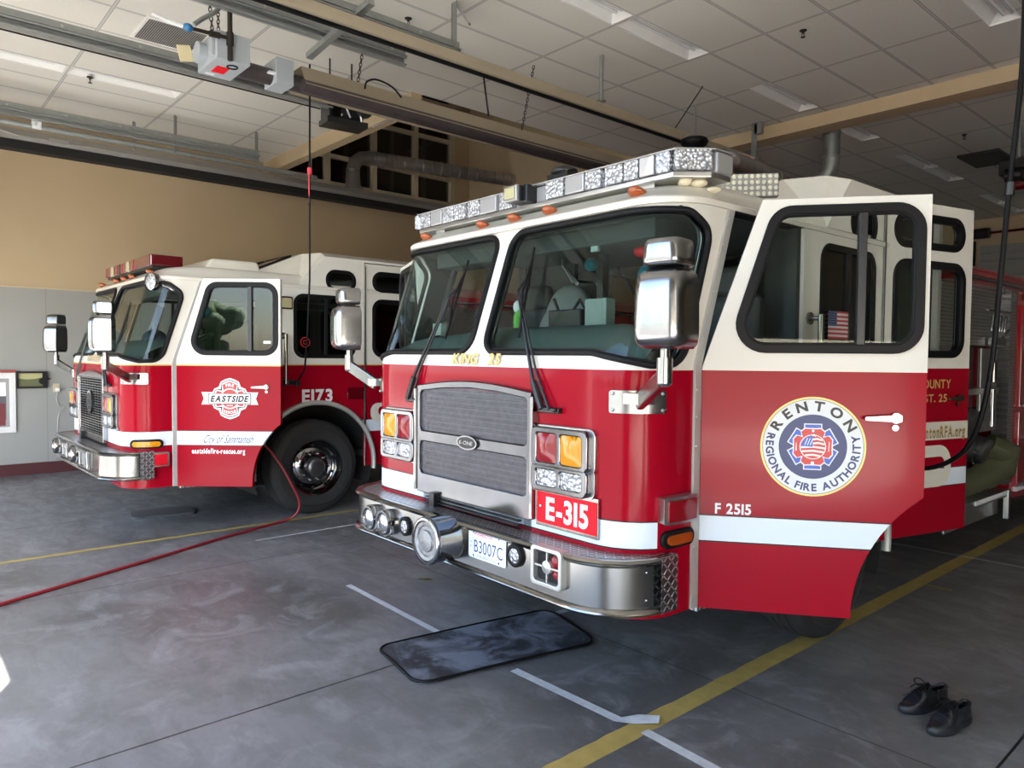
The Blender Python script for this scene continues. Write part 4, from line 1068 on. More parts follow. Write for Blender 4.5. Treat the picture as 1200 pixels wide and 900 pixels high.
    if A:
        # pump bay between cab and compartments
        q = MB(); q.box2((-1.0, 3.46, .70), (.90, 5.12, 2.30)); q.build('pump_bulkhead', mat('pump_panel_steel', (.22, .22, .21), .45, .7), rb, smooth=0)
        q = MB(); q.box2((.88, 3.46, 1.82), (1.16, 5.10, 2.30)); q.build('upper_pump_panel', tread_side, rb, smooth=0, bevel=.004)
        q = MB(); q.box2((.88, 3.46, 1.42), (1.20, 4.80, 1.47)); q.build('pump_shelf', brushed, rb, smooth=0, bevel=.003)
        q = MB(); q.box2((1.10, 4.98, .60), (u1, 5.14, 2.34)); q.build('tread_plate_post', tread_side, rb, smooth=0)
        q = MB(); q.box2((.90, 3.75, .50), (u1 + .02, 5.08, .56)); q.box2((1.14, 3.75, .335), (1.16, 5.02, .50)); q.box2((u1 - .01, 4.98, .30), (u1 + .03, 5.03, .56)); q.build('running_board', brushed, rb, smooth=0, bevel=.004)
        q = MB(); q.box2((u1 + .02, 4.15, .525), (u1 + .032, 4.95, .56)); q.build('step_light_strip', whitem, rb, smooth=0)
        for (v_, z_, r_, tilt) in ((4.40, 1.245, .13, 20), (4.72, .985, .12, -20)):
            pt = empty('hose_port', (.90, v_, z_), parent=T); F2 = Matrix.Rotation(R(20), 4, 'Y') @ frame((0, 0, 0), (0, 1, 0), (0, 0, 1))
            q = MB(); q.lathe([(r_ * .8, 0), (r_ * .8, .14), (r_, .15), (r_, .20), (r_ * .93, .205), (r_ * .93, .235), (r_, .24), (r_, .27), (r_ * .8, .285), (0, .29)], 32, M=F2); q.build('port_cap', mat('cast_grey', (.20, .20, .20), .35, .9), pt, smooth=35)
            q = MB()
            for a in range(4): q.bar((r_ * math.cos(a * PI / 2), r_ * math.sin(a * PI / 2), .22), (r_ * 1.12 * math.cos(a * PI / 2), r_ * 1.12 * math.sin(a * PI / 2), .22), .03, .05, M=F2)
            q.build('lugs', chrome, pt, smooth=0, bevel=.004)
        # hose wrapped in canvas hanging from the port
        q = MB(); q.tube([(1.14, 4.76, .97), (1.24, 4.86, .90), (1.20, 4.88, .78), (1.14, 4.70, .70), (1.10, 4.45, .66), (1.08, 4.1, .63)], [.10, .13, .14, .12, .09, .08], 14); q.tube([(1.10, 4.9, .66), (1.12, 4.6, .61), (1.10, 4.1, .60)], .05, 10); q.build('canvas_hose', olive, rb, smooth=60)
        q = MB(); q.box2((1.16, 4.38, 1.10), (1.185, 4.80, 1.80)); q.build('gauge_panel', brushed, rb, smooth=0, bevel=.003)
        q = MB(); q.cyl((1.24, 4.5, 1.52), (1.24, 4.5, 1.70), .028, 14); q.cyl((1.24, 4.5, 1.15), (1.24, 4.5, 1.46), .02, 12); q.build('pump_handle', chrome, rb)
        q = MB(); 
        for k in range(3): q.tube([(1.20, 4.55 + k * .13, 1.95), (1.215, 4.55 + k * .13, 2.08), (1.215, 4.62 + k * .13, 2.08), (1.20, 4.62 + k * .13, 1.95)], .012, 8)
        q.box((1.20, 4.72, 1.86), (.05, .30, .06)); q.tube([(1.20, 4.45, 2.12), (1.21, 5.0, 2.12), (1.21, 5.0, 1.98), (1.20, 4.86, 1.90)], .012, 8); q.build('footman_rack', alu, rb, smooth=50)
        q = MB(); q.box2((.86, 3.6, 1.55), (.90, 4.3, 2.2)); q.build('hose_bed_glass', lensgrey, rb, smooth=0)
    else:
        q = MB(); q.box2((-1.15, 3.46, .55), (1.15, 5.12, 2.30)); q.build('pump_bulkhead', tread_side, rb, smooth=0)
    q = MB(); q.box2((-u1, 5.14, .45 if A else .5), (u1, 9.6, 2.32)); q.build('compartment_body', redm, rb, smooth=0, bevel=.01)
    for i, (a_, b_) in enumerate(((5.24, 6.2), (6.35, 7.9), (8.0, 9.4))):
        for z0_, z1_ in (((1.28, 2.20), (.56, 1.24)) if i != 1 else ((1.28, 2.20),)):
            q = MB(); q.box2((u1 - .005, a_, z0_), (u1 + .022, b_, z1_)); d_ = q.build('compartment_door', redm, rb, smooth=0, bevel=.006)
            q = MB(); q.box2((u1 + .02, a_ + .05, z0_ - .0), (u1 + .05, b_ - .05, z0_ + .03)); q.build('door_rail', chrome, rb, smooth=0, bevel=.006)
    q = MB(); q.prism([(5.2, .52), (5.9, .52), (5.9, .56), (5.2, .56)], 0, .03, M=frame((u1, 0, 0), (0, 1, 0), (0, 0, 1))); q.build('rub_rail', whitem, rb, smooth=0, bevel=.004)
    q = MB(); q.box2((-1.1, 3.5, 2.30), (1.1, 9.5, 2.38)); q.box2((.95, 3.45, 2.30), (u1 + .05, 5.2, 2.42)); q.add([(.90, 3.5, 2.36), (u1 + .06, 3.5, 2.40), (.90, 9.5, 2.36), (u1 + .06, 9.5, 2.36), (.9, 3.5, 2.56), (.9, 9.5, 2.56)], [(0, 1, 4), (1, 3, 5, 4), (3, 2, 5), (0, 2, 3, 1)]); q.build('hose_bed_cover', redm, rb, smooth=0, bevel=.006)
    q = MB(); q.cyl((u1 + .06, 3.6, 2.34), (u1 + .06, 9.4, 2.34), .022, 12)
    for k in range(8): q.box((u1 + .04, 3.8 + k * .8, 2.30), (.03, .05, .10))
    q.build('side_rail', chrome, rb, smooth=50)
    wheel(T, HW + .01, 7.1, 1, True, nm='rear_wheel'); wheel(T, -HW - .01, 7.1, -1, True, nm='rear_wheel')
    q = MB()
    for sg in (-1, 1): q.box2((sg * .40, .3, .62), (sg * .50, 9.4, .82))
    q.cyl((-1.0, ARC_V, .5), (1.0, ARC_V, .5), .07); q.cyl((-1.0, 7.1, .5), (1.0, 7.1, .5), .09); q.build('chassis_frame', blackm, T, smooth=0)
    return T, pm, sp
CA = dict(id='a', dz=0.0, loc=(-3.22, 2.546, 0), rot=-1.0, belt=1.642, stripe=(.825, .945), mdz=0.0, mr=(1.45, -.12), ml=(-1.41, .0), mrot=12, mrotl=-14,
          label='big red and white fire engine in front with open cab doors and sign E-315')
CB = dict(id='b', dz=-.04, loc=(-8.37, 1.70, 0), rot=0.3, belt=1.588, stripe=(.847, .977), mdz=-.03, mr=(1.52, -.20), ml=(-1.46, -.05), mrot=-22, mrotl=-42,
          label='red and white fire engine marked E173 parked at the left behind the nearer one')
TA, pmA, spA = make_truck(CA)
TB, pmB, spB = make_truck(CB)

# ---- doors
dA, FA = make_door(TA, (HW + .004, .452), 1, 52, pmA, 'front', 0, sideglass, None)
dA2, _ = make_door(TA, (HW + .004, .452), -1, 68, pmA, 'front', 0, sideglass, None)
cA, FC = make_door(TA, (HW + .004, 2.435), 1, 14, pmA, 'crew', 0, sideglass, None)
cA2, _ = make_door(TA, (HW + .004, 2.435), -1, 78, pmA, 'crew', 0, sideglass, None)
dB, FB = make_door(TB, (HW + .004, .42), 1, 42, pmB, 'front', -.04, sideglass, None)
dB2, _ = make_door(TB, (HW + .004, .42), -1, 0, pmB, 'front', -.04, sideglass, None)
cB, FD = make_door(TB, (HW + .004, 2.435), 1, 0, pmB, 'crew', -.04, darkglass, None)
cB2, _ = make_door(TB, (HW + .004, 2.435), -1, 0, pmB, 'crew', -.04, darkglass, None)

# ---- E-315 plate sign
q = MB(); q.M = frame((.763, -.014, .945), (1, 0, 0), (0, 0, 1))
q.prism([(-.213, -.095), (.213, -.095), (.213, .095), (-.213, .095)], -.012, 0, mi=1); q.prism([(-.203, -.078), (.208, -.078), (.208, .078), (-.203, .078)], 0, .003, mi=0)
q.text('E-315', .29, .118, Matrix.Translation((.01, 0, .0045)), 2, bold=.035); q.prism(circ(-.178, .005, .006, 12), .003, .005, mi=2)
q.build('number_sign', [signred, alu, whitem], TA, smooth=0)

# ---- Renton seal on the open door
q = MB(); q.M = FA @ Matrix.Translation((.505, 1.292, 0)); RR = .232
q.prism(circ(0, 0, RR, 64), .0, .0015, mi=3); q.prism(circ(0, 0, RR - .008, 64), .0015, .002, mi=0); q.prism(circ(0, 0, RR - .012, 64), .002, .0024, mi=1); q.prism(circ(0, 0, .150, 56), .0024, .003, mi=2)
q.arctext('RENTON', .190, R(90), .062, Matrix.Translation((0, 0, .0034)), 4, bold=.035, step=.42, sx=1.15)
q.arctext('REGIONAL FIRE AUTHORITY', .190, R(270), .048, Matrix.Translation((0, 0, .0034)), 2, bold=.035, step=.085, inward=True, sx=1.02)
for a in (168, 12): q.prism(circ(.187 * math.cos(R(a)), .187 * math.sin(R(a)), .0075, 14), .0024, .0034, mi=2)
def star(w, l, z0, z1, mi):
    for a in (90, 30, 150):
        c, s = math.cos(R(a)), math.sin(R(a)); P = [(-l, -w), (l, -w), (l, w), (-l, w)]
        q.prism([(x * c - y * s, x * s + y * c) for x, y in P], z0, z1, mi=mi)
star(.040, .108, .003, .0036, 1); star(.035, .103, .0036, .0044, 5)
def maltese(r, wid, z0, z1, mi):
    pts = []
    for k in range(4):
        a = 90 * k
        for da, rr in ((-37, r * .93), (-22, r * .98), (-8, r * .90), (8, r * .90), (22, r * .98), (37, r * .93)): pts.append(((rr) * math.cos(R(a + da)), (rr) * math.sin(R(a + da))))
        pts.append((r * wid * math.cos(R(a + 45)), r * wid * math.sin(R(a + 45))))
    q.prism(pts, z0, z1, mi=mi)
maltese(.098, .72, .0044, .0052, 1); maltese(.092, .66, .0052, .006, 6)
q.prism(circ(0, 0, .058, 40), .006, .0066, mi=1); q.prism(circ(0, 0, .054, 40), .0066, .007, mi=6)
for k in range(6):
    y = -.045 + k * .0185; hw_ = math.sqrt(max(0, .053 ** 2 - (y + .004) ** 2)); x0_ = -hw_ if k < 3 else -.004
    q.prism([(x0_, y), (x0_ / 2 + hw_ / 2, y + .004), (hw_, y - .002), (hw_, y + .007), (x0_ / 2 + hw_ / 2, y + .013), (x0_, y + .009)], .007, .0074, mi=1)
q.prism([(-.053, .004), (-.002, .0), (.002, .05), (-.02, .049), (-.042, .032)], .007, .0078, mi=5)
for k in range(3):
    q.prism([(-.038 + k * .012, .008), (-.034 + k * .012, .008), (-.022 + k * .012, .040), (-.026 + k * .012, .040)], .0078, .0082, mi=1)
q.prism(circ(0, .074, .006, 12), .006, .0068, mi=1); q.prism(circ(0, -.076, .008, 12), .006, .0068, mi=1); q.prism([(-.076, -.02), (-.070, -.02), (-.072, .02), (-.074, .02)], .006, .0068, mi=1); q.prism([(.068, -.02), (.071, -.02), (.073, .022), (.078, .018), (.07, .026)], .006, .0068, mi=1)
q.build('door_seal_emblem', [greyv, whitem, navy, goldv, blackv, bluev, redv], dA, smooth=0)
q = MB(); q.M = FA @ Matrix.Translation((.155, .982, .001)); q.text('F 2515', .165, .052, Matrix.Identity(4), 0, bold=.03); q.build('door_number', whitem, dA, smooth=0)

# ---- crew door lettering, A
q = MB(); F_ = FC
q.text('KING', .22, .062, F_ @ Matrix.Translation((.20, 1.535, .001)), 0, bold=.02); q.text('COUNTY', .36, .062, F_ @ Matrix.Translation((.545, 1.535, .001)), 0, bold=.02)
q.text('FIRE', .18, .055, F_ @ Matrix.Translation((.22, 1.437, .001)), 0, bold=.02); q.text('DIST.', .20, .055, F_ @ Matrix.Translation((.46, 1.437, .001)), 0, bold=.02); q.text('25', .09, .055, F_ @ Matrix.Translation((.64, 1.437, .001)), 0, bold=.02)
q.prism([(.08, 1.148), (.93, 1.148), (.93, 1.272), (.08, 1.272)], 0, .001, M=F_, mi=1); q.text('www.RentonRFA.org', .74, .078, F_ @ Matrix.Translation((.53, 1.205, .002)), 2, bold=.04); q.text('www.RentonRFA.org', .74, .078, F_ @ Matrix.Translation((.527, 1.208, .003)), 0, bold=.0)
big = [(x * .26 + .47, y * .13 + .975) for x, y in [(math.cos(a), math.sin(a)) for a in [2 * PI * k / 40 for k in range(40)]]]
q.prism(rrect(.10, .82, .75, 1.11, .13), 0, .001, M=F_, mi=1, holes=[rrect(.16, .90, .68, 1.03, .05)]); q.prism(rrect(.18, .84, .66, .955, .05), 0, .0012, M=F_, mi=1)
q.build('door_lettering', [goldv, mat('cream_vinyl', (.66, .64, .56), .4), mat('dark_brown_vinyl', (.06, .03, .015), .4)], cA, smooth=0)

# ---- flag decal on the side window
q = MB(); q.M = frame((HW + .012, 1.675, 1.82), (0, 1, 0), (0, 0, 1)); w_, h_ = .25, .165
for k in range(13): q.prism([(0, h_ * k / 13), (w_, h_ * k / 13), (w_, h_ * (k + 1) / 13), (0, h_ * (k + 1) / 13)], 0, .001, mi=0 if k % 2 == 0 else 1)
q.prism([(0, h_ * 6 / 13), (w_ * .42, h_ * 6 / 13), (w_ * .42, h_), (0, h_)], .001, .0016, mi=2)
for r_ in range(6):
    for c_ in range(6): q.prism(circ(.009 + c_ * .0172 + (r_ % 2) * .003, h_ * 6 / 13 + .009 + r_ * .0142, .0028, 5), .0016, .002, mi=1)
q.build('flag_decal', [redv, whitem, navy], TA, smooth=0)

# ---- Eastside badge on B's door
q = MB(); q.M = FB @ Matrix.Translation((.51, 1.283, 0)) @ Matrix.Scale(.93, 4, (1, 0, 0)); 
def cross(r, notch, z0, z1, mi, sc=1.0):
    pts = []
    for k in range(4):
        a = 90 * k
        for da, rr in ((-30, r), (-15, r * 1.02), (0, r * 1.06), (15, r * 1.02), (30, r)): pts.append((rr * math.cos(R(a + da)), rr * math.sin(R(a + da))))
        pts.append((r * notch * math.cos(R(a + 45)), r * notch * math.sin(R(a + 45))))
    q.prism(pts, z0, z1, mi=mi)
cross(.182, .86, 0, .001, 0); cross(.168, .76, .001, .0016, 1); cross(.160, .66, .0016, .0022, 0); cross(.148, .56, .0022, .0028, 2)
q.prism(circ(0, 0, .098, 40), .0028, .0032, mi=0); q.prism(circ(0, 0, .086, 40), .0032, .0038, mi=2)
for sg in (-1, 1): q.prism([(sg * .17, -.055), (sg * .285, -.055), (sg * .262, .0), (sg * .285, .06), (sg * .17, .06)], .0005, .0015, mi=0)
q.prism(rrect(-.215, -.052, .215, .050, .01), .0038, .0048, mi=1); q.prism(rrect(-.208, -.046, .208, .044, .008), .0048, .0056, mi=0)
q.text('EASTSIDE', .375, .062, Matrix.Translation((0, -.001, .0062)), 1, bold=.05, shear=.25); q.arctext('FIRE', .128, R(90), .040, Matrix.Translation((0, 0, .0034)), 0, bold=.04, step=.12); q.arctext('RESCUE', .128, R(270), .034, Matrix.Translation((0, 0, .0034)), 0, bold=.04, step=.06, inward=True); q.text('1999', .06, .016, Matrix.Translation((0, -.066, .0046)), 0)
q.build('door_badge', [whitem, blackv, redv], dB, smooth=0)
q = MB(); q.M = FB; q.text('City of Sammamish', .46, .075, Matrix.Translation((.50, .905, .002)), 0, bold=-.005, shear=.45); q.build('script_lettering', blackv, dB, smooth=0)
q = MB(); q.M = FB; q.text('eastsidefire-rescue.org', .50, .048, Matrix.Translation((.40, .792, .002)), 0, bold=.03); q.build('web_lettering', whitem, dB, smooth=0)
q = MB(); q.M = FB; q.prism([(.82, 1.80), (.89, 1.80), (.89, 1.825), (.82, 1.825)], -.016, -.015); q.build('window_sticker', whitem, dB, smooth=0)
q = MB(); q.M = frame((HW + .002, 1.855, 1.262), (0, 1, 0), (0, 0, 1)); q.prism([(-.255, -.10), (.255, -.10), (.255, .10), (-.255, .10)], -.001, .001, mi=1); q.text('E173', .35, .145, Matrix.Translation((-.0, 0, .002)), 0, bold=.035)
q.prism(rrect(.36, -.05, .56, .08, .01), -.001, .012, mi=2); q.build('unit_number', [whitem, redm, darkredl], TB, smooth=0)
q = MB(); q.M = frame((HW - .013, 1.725, 1.83), (0, 1, 0), (0, 0, 1)); q.prism(circ(0, 0, .055, 28), 0, .001, mi=0, holes=[circ(0, 0, .046, 28)]); q.prism(circ(0, 0, .03, 4, R(45)), 0, .001, mi=0, holes=[circ(0, 0, .018, 12)]); q.build('window_decal', [redv], TB, smooth=0)
q = MB(); q.M = frame((HW + .006, 0, 0), (0, 1, 0), (0, 0, 1)); q.prism(rrect(2.50, .95, 3.3, 1.16, .09), 0, .001, mi=0, holes=[rrect(2.60, 1.02, 3.2, 1.12, .04)]); q.build('crew_door_emblem', [mat('cream_vinyl', (.66, .64, .56), .4)], TB, smooth=0)
# receptacle block below B's window
q = MB(); q.box((HW + .02, 1.46, 1.41), (.04, .08, .06)); q.box((HW + .02, 1.56, 1.41), (.035, .10, .05)); q.box((HW + .03, 1.62, 1.40), (.04, .04, .06)); q.build('power_inlet', blackp, TB, smooth=0, bevel=.006)

# ---- A: light bar
lb = empty('light_bar', (0, .50, 2.632), parent=TA)
def lbp(x, y, z): return (x, y, z)
q = MB(); q.prism([(-1.08, -.16), (1.10, -.16), (1.22, -.02), (1.22, .14), (-1.22, .14), (-1.22, -.02)], -.075, -.05)
for x in (-.9, .9): q.box((x, 0, -.08), (.10, .22, .05))
q.build('base', brushed, lb, smooth=0, bevel=.004)
q = MB(); q.prism([(-1.06, -.13), (1.08, -.13), (1.19, -.0), (1.19, .12), (-1.19, .12), (-1.19, .0)], -.05, .045); q.build('inner_housing', lensgrey, lb, smooth=0)
cells = [(-1.05, -.93, 1), (-.92, -.79, 0), (-.78, -.67, 1), (-.66, -.53, 1), (-.50, -.37, 1), (-.36, -.20, 0), (-.17, -.04, 1), (.20, .30, 0), (.31, .43, 1), (.45, .60, 0), (.62, .74, 1), (.78, .90, 1), (.915, 1.00, 1), (1.005, 1.095, 1)]
cells = [(-1.06, -.94, 1), (-.93, -.80, 0), (-.79, -.67, 1), (-.66, -.54, 1), (-.51, -.39, 1), (-.38, -.22, 0), (-.19, -.07, 1), (.22, .36, 1), (.38, .52, 0), (.53, .64, 1), (.67, .79, 1), (.80, .89, 1), (.90, .99, 0), (1.0, 1.085, 1)]
for a, b, k in cells:
    q = MB(); q.box2((a, -.17, -.045), (b, -.125, .05)); q.build('lamp_module' if k else 'filler_module', crystal if k else lensgrey, lb, smooth=0, bevel=.006)
q = MB(); M = frame((1.10, -.165, 0), (.12, .145, 0), (0, 0, 1)); q.prism([(.005, -.045), (.185, -.045), (.185, .05), (.005, .05)], -.02, .03, M=M); q.build('corner_module', crystal, lb, smooth=0, bevel=.01)
q = MB(); M = frame((-1.205, -.02, 0), (.12, -.145, 0), (0, 0, 1)); q.prism([(.005, -.045), (.185, -.045), (.185, .05), (.005, .05)], -.02, .03, M=M); q.build('corner_module', crystal, lb, smooth=0, bevel=.01)
for sg in (-1, 1):
    q = MB(); q.box2((sg * 1.18, -.0, -.05), (sg * 1.235, .14, .05)); q.build('end_cap', lensgrey, lb, smooth=0, bevel=.012)
q = MB(); q.prism([(-1.10, -.17), (1.12, -.17), (1.24, -.02), (1.24, .15), (-1.24, .15), (-1.24, -.02)], .05, .058); q.build('top_cover', mat('smoky_cover', (.30, .30, .30), .2, .3, coat=.5), lb, smooth=0, bevel=.003)
e_ = empty('signal_emitter', (.02, .26, 2.66), parent=TA)
q = MB(); q.box((0, .06, -.02), (.12, .12, .09)); q.box((.07, .08, -.02), (.04, .1, .10)); q.build('housing', blackp, e_, smooth=0, bevel=.006)
q = MB(); q.box((-.0, -.005, -.02), (.115, .03, .088)); q.build('bezel', brushed, e_, smooth=0, bevel=.004)
q = MB(); q.box((-.0, -.022, -.02), (.085, .01, .062)); q.build('lens', yellowlens, e_, smooth=0, bevel=.004)
q = MB(); q.ball((.15, .55, 2.79), (.085, .08, .035)); q.box((.15, .55, 2.73), (.17, .12, .09)); q.build('beacon', blackp, TA, smooth=60)
# LED work light board on the roof
l_ = empty('led_work_light', (.94, 1.15, 2.675), 0, parent=TA)
M = Matrix.Rotation(R(42), 4, 'Z')
q = MB(); q.M = M; q.box((.0, 0, -.01), (.42, .05, .13)); q.build('housing', alu, l_, smooth=0, bevel=.004)
q = MB(); q.M = M
for i in range(13):
    for j in range(4): q.ball((-.195 + i * .0325, -.028, -.058 + j * .032), (.0135, .008, .0135), n=8, m=5)
q.build('led_array', mat('led_yellowish', (.75, .72, .55), .2, .2, coat=.6), l_, smooth=60)
q = MB(); q.M = M; q.box((0, -.024, -.01), (.41, .004, .125)); q.build('led_backing', lensgrey, l_, smooth=0)
# bundled cream cloth on the roof corner
q = MB()
for c, r_ in (((1.10, .44, 2.555), (.035, .03, .025)), ((1.13, .50, 2.545), (.05, .04, .02)), ((1.07, .47, 2.55), (.03, .035, .022)), ((1.17, .56, 2.515), (.045, .035, .015))): q.ball(c, r_, n=10, m=7)
tag_ = q.build('roof_rag', mat('cream_cloth', (.72, .64, .46), .9, bmp=.6, bscale=40), TA, smooth=60)

# ---- B: red light bar, spot light
lb = empty('light_bar', (0, .46, 2.585), parent=TB)
q = MB(); q.box((0, 0, -.055), (1.7, .26, .02)); q.box((-.6, 0, -.08), (.1, .2, .05)); q.box((.6, 0, -.08), (.1, .2, .05)); q.build('base', blackp, lb, smooth=0)
cols = [0, 0, 1, 0, 0, 2, 0, 0, 1, 0, 0, 0]; x = -.86
for i, c in enumerate(cols):
    w_ = .105 if i < 11 else .565
    q = MB(); q.box2((x, -.15, -.045), (x + w_ - .008, .13 if i < 11 else .15, .065)); q.build('red_module' if c == 0 else ('clear_module' if c == 1 else 'black_module'), (darkredl if i % 2 else redl) if c == 0 else (yellowlens if c == 1 else blackp), lb, smooth=0, bevel=.012); x += w_
s_ = empty('spot_light', (1.10, .27, 2.36), parent=TB)
q = MB(); M = Matrix.Rotation(R(20), 4, 'Z') @ Matrix.Rotation(R(90), 4, 'X'); q.lathe([(0, -.07), (.05, -.06), (.078, -.02), (.085, .03), (.082, .04)], 28, M=M); q.build('shell', chrome, s_, smooth=60)
q = MB(); q.lathe([(.08, .03), (.05, .042), (0, .046)], 28, M=M); q.build('lens', crystal, s_, smooth=60)
q = MB(); q.tube([(.05, .05, -.02), (.12, .10, -.05), (.14, .14, -.08)], .012, 8); q.build('bracket', chrome, s_)

# ---- A: things seen through the glass
def part(nm, q, mt, T=TA, **k): return q.build(nm, mt, T, **k)
q = MB(); q.box((-.16, .92, 1.84), (.30, .12, .34)); part('console_monitor', q, blackp, bevel=.01)
q = MB(); q.ball((-.46, 1.22, 1.92), (.24, .12, .30), n=20, m=12); q.ball((-.60, 1.20, 1.78), (.14, .12, .28), n=16, m=10); part('jacket_on_seat', q, foil, smooth=60)
q = MB(); q.box((.38, .62, 1.95), (.14, .10, .17)); q.box((.47, .60, 1.95), (.03, .08, .17)); q.box((.38, .62, 1.70), (.06, .06, .4)); part('radio_box', q, mint, bevel=.006)
q = MB(); q.box2((.02, .98, 1.4), (.07, 1.04, 2.36)); q.box2((.12, 1.3, 1.4), (.26, 1.4, 2.38)); part('console_post', q, dgrey, smooth=0)
q = MB(); q.ball((.14, .80, 2.27), (.045, .04, .04), n=12); q.ball((.64, .72, 2.15), (.05, .05, .07)); part('teal_handset', q, tealm)
pts = [(.44 + .0018 * k + .010 * math.cos(k * 1.1), .70 + .010 * math.sin(k * 1.1), 2.22 - .0022 * k) for k in range(110)]
q = MB(); q.tube(pts, .004, 5); part('coiled_cord', q, blackp)
q = MB(); q.ball((.64, .70, 2.29), (.07, .05, .035)); part('red_handset', q, brightred)
q = MB(); q.box((.53, .42, 2.31), (.055, .02, .08)); part('wall_switch', q, mint, bevel=.004)
q = MB(); q.ball((-.20, .50, 1.91), (.028, .03, .08)); q.ball((-.185, .50, 1.97), (.024, .02, .03)); part('green_bag', q, mat('lime_green_plastic', (.15, .5, .08), .5))
q = MB(); q.ball((-.20, .50, 2.01), (.032, .03, .04)); q.ball((-.17, .50, 2.03), (.02, .02, .03)); part('white_bag', q, whitem)
q = MB(); q.tube([(-.25, .95, 2.36), (-.1, .8, 2.28), (.1, .72, 2.15)], .012, 8); q.tube([(-.22, .9, 2.38), (-.07, .76, 2.28), (.08, .70, 2.16)], .008, 8); part('headliner_cables', q, lensgrey)
q = MB(); q.tube([(-.40, 1.0, 2.1), (-.3, 1.0, 1.92), (-.15, 1.0, 2.08), (-.05, 1.0, 1.95), (.05, 1.0, 2.1)], .012, 8); part('hanging_cables', q, blackp)
q = MB(); q.tube([(-.70 + .0, .55, 1.96), (-.62, .55, 2.06), (-.52, .55, 2.05), (-.48, .55, 1.93), (-.55, .55, 1.86)], .014, 8); part('fan_ring', q, blackp)
q = MB(); q.box((-.86, .36, 1.88), (.10, .04, .08)); part('paper_note', q, mint, smooth=0)
q = MB(); q.ball((-.47, .40, 1.90), (.03, .02, .06)); q.ball((-.44, .40, 1.84), (.045, .02, .025)); part('white_cloth', q, whitem)
q = MB(); q.tube([(.95, 2.1, 1.7), (.98, 1.98, 1.9), (1.0, 1.9, 2.0), (.95, 1.85, 1.75)], .05, 8); part('hi_vis_coat', q, hivis)
q = MB(); q.box((.90, 2.0, 1.70), (.10, .35, .30)); part('hi_vis_coat', q, hivis, bevel=.04)
# rear seat seen through B's crew window
q = MB(); q.ball((.85, 2.75, 1.95), (.12, .28, .28)); part('orange_jacket', q, orangem, TB, smooth=60)
q = MB(); q.ball((-.15, .62, 1.84), (.22, .12, .12)); part('dash_bag', q, mat('blue_grey_bag', (.05, .08, .11), .6), TB, smooth=60)
q = MB(); q.ball((.55, .85, 2.15), (.11, .08, .07)); q.ball((.72, .85, 2.13), (.07, .07, .06)); part('teal_mask', q, tealm, TB, smooth=60)
q = MB(); q.tube([(.52, .8, 2.1), (.53, .8, 1.95), (.60, .8, 1.93), (.63, .8, 2.1)], .014, 8); part('breathing_tube', q, blackp, TB)
q = MB(); q.tube([(.10, .6, 2.20), (.02, .58, 1.95), (-.04, .55, 1.85), (.02, .55, 1.82), (.12, .56, 1.95), (.20, .6, 2.18)], .018, 8); part('grab_handle', q, blackp, TB)
# ------------------------------------------------------------------ overhead equipment
def smoothp(P, n=8):
    P = [Vector(p) for p in P]; out = []
    for i in range(len(P) - 1):
        a = P[max(0, i - 1)]; b = P[i]; c = P[i + 1]; d = P[min(len(P) - 1, i + 2)]
        for k in range(n):
            s = k / n; out.append(.5 * ((2 * b) + (-a + c) * s + (2 * a - 5 * b + 4 * c - d) * s * s + (-a + 3 * b - 3 * c + d) * s ** 3))
    return out + [P[-1]]

def track(nm, x, y0, y1, z, lab, w=.05, h=.075):
    t = empty(nm, (x, 0, z), label=lab, cat='door track', group=None)
    q = MB(); prf = [(-w / 2, -.02), (w / 2, -.02), (w / 2, -.004), (w / 2 - .01, -.004), (w / 2 - .01, -.014), (-w / 2 + .006, -.014), (-w / 2 + .006, .054), (w / 2 - .01, .054), (w / 2 - .01, .044), (w / 2, .044), (w / 2, .06), (-w / 2, .06)]
    q.prism([(-a_, b_) for a_, b_ in prf], y0, y1, M=frame((0, 0, 0), (-1, 0, 0), (0, 0, 1))); q.build('channel', galv, t, smooth=0)
    q = MB(); q.box2((-.005, y0, .062), (.002, y1, .135)); q.box2((-.005, y0, .062), (w / 2 + .012, y1, .068)); q.build('angle_iron', galv, t, smooth=0)
    q = MB(); y = y0 + .35
    while y < y1: q.cyl((.0, y, .10), (.010, y, .10), .012, 8); y += .6
    q.build('bolts', brushed, t, smooth=0)
    q = MB(); q.box2((w / 2, -.55, 0), (w / 2 + .006, -.49, 4.8995 - z)); q.build('strap', galv, t, smooth=0); return t
def hanger(x, y, z0, z1, lab, w=.05):
    q = MB(); q.box2((x - w / 2, y - .004, z0), (x + w / 2, y + .004, z1)); q.box2((x - w / 2, y - .004, z0), (x - w / 2 + .008, y + .035, z1)); return tag(q.build('track_hanger', galv, smooth=0), lab, 'hanger', None)
track('door_track', -10.42, -.9, 4.27, 4.50, 'upper galvanised angle track along the left wall above the rail')
t = empty('guide_tube', (-10.5, 0, 4.42), label='galvanised tube track running just under the angle track by the left wall', cat='door track')
q = MB(); q.tube([(0, -.9, 0), (0, 5.2, 0)], .038, 12); q.build('tube', galv, t)
q = MB(); q.box2((-.02, -.55, 0), (.02, -.53, .4795)); q.build('strap', galv, t, smooth=0)
q = MB(); q.box((.02, 1.55, .02), (.06, .10, .10)); q.box((.02, 1.53, .02), (.10, .03, .05)); q.build('clamp', whitem, t, smooth=0, bevel=.01)
hanger(-10.42, 4.22, 4.55, 4.90, 'short hanger bracket at the end of the left wall track'); hanger(-10.45, 3.12, 4.4, 4.90, 'right one of two dark hanger straps by the left wall track'); hanger(-10.6, 2.65, 4.38, 4.75, 'left one of two dark hanger straps by the left wall track')
hanger(-10.5, 5.1, 4.42, 4.86, 'upright steel bracket below the left cream beam behind the thin hanging cable', .08)
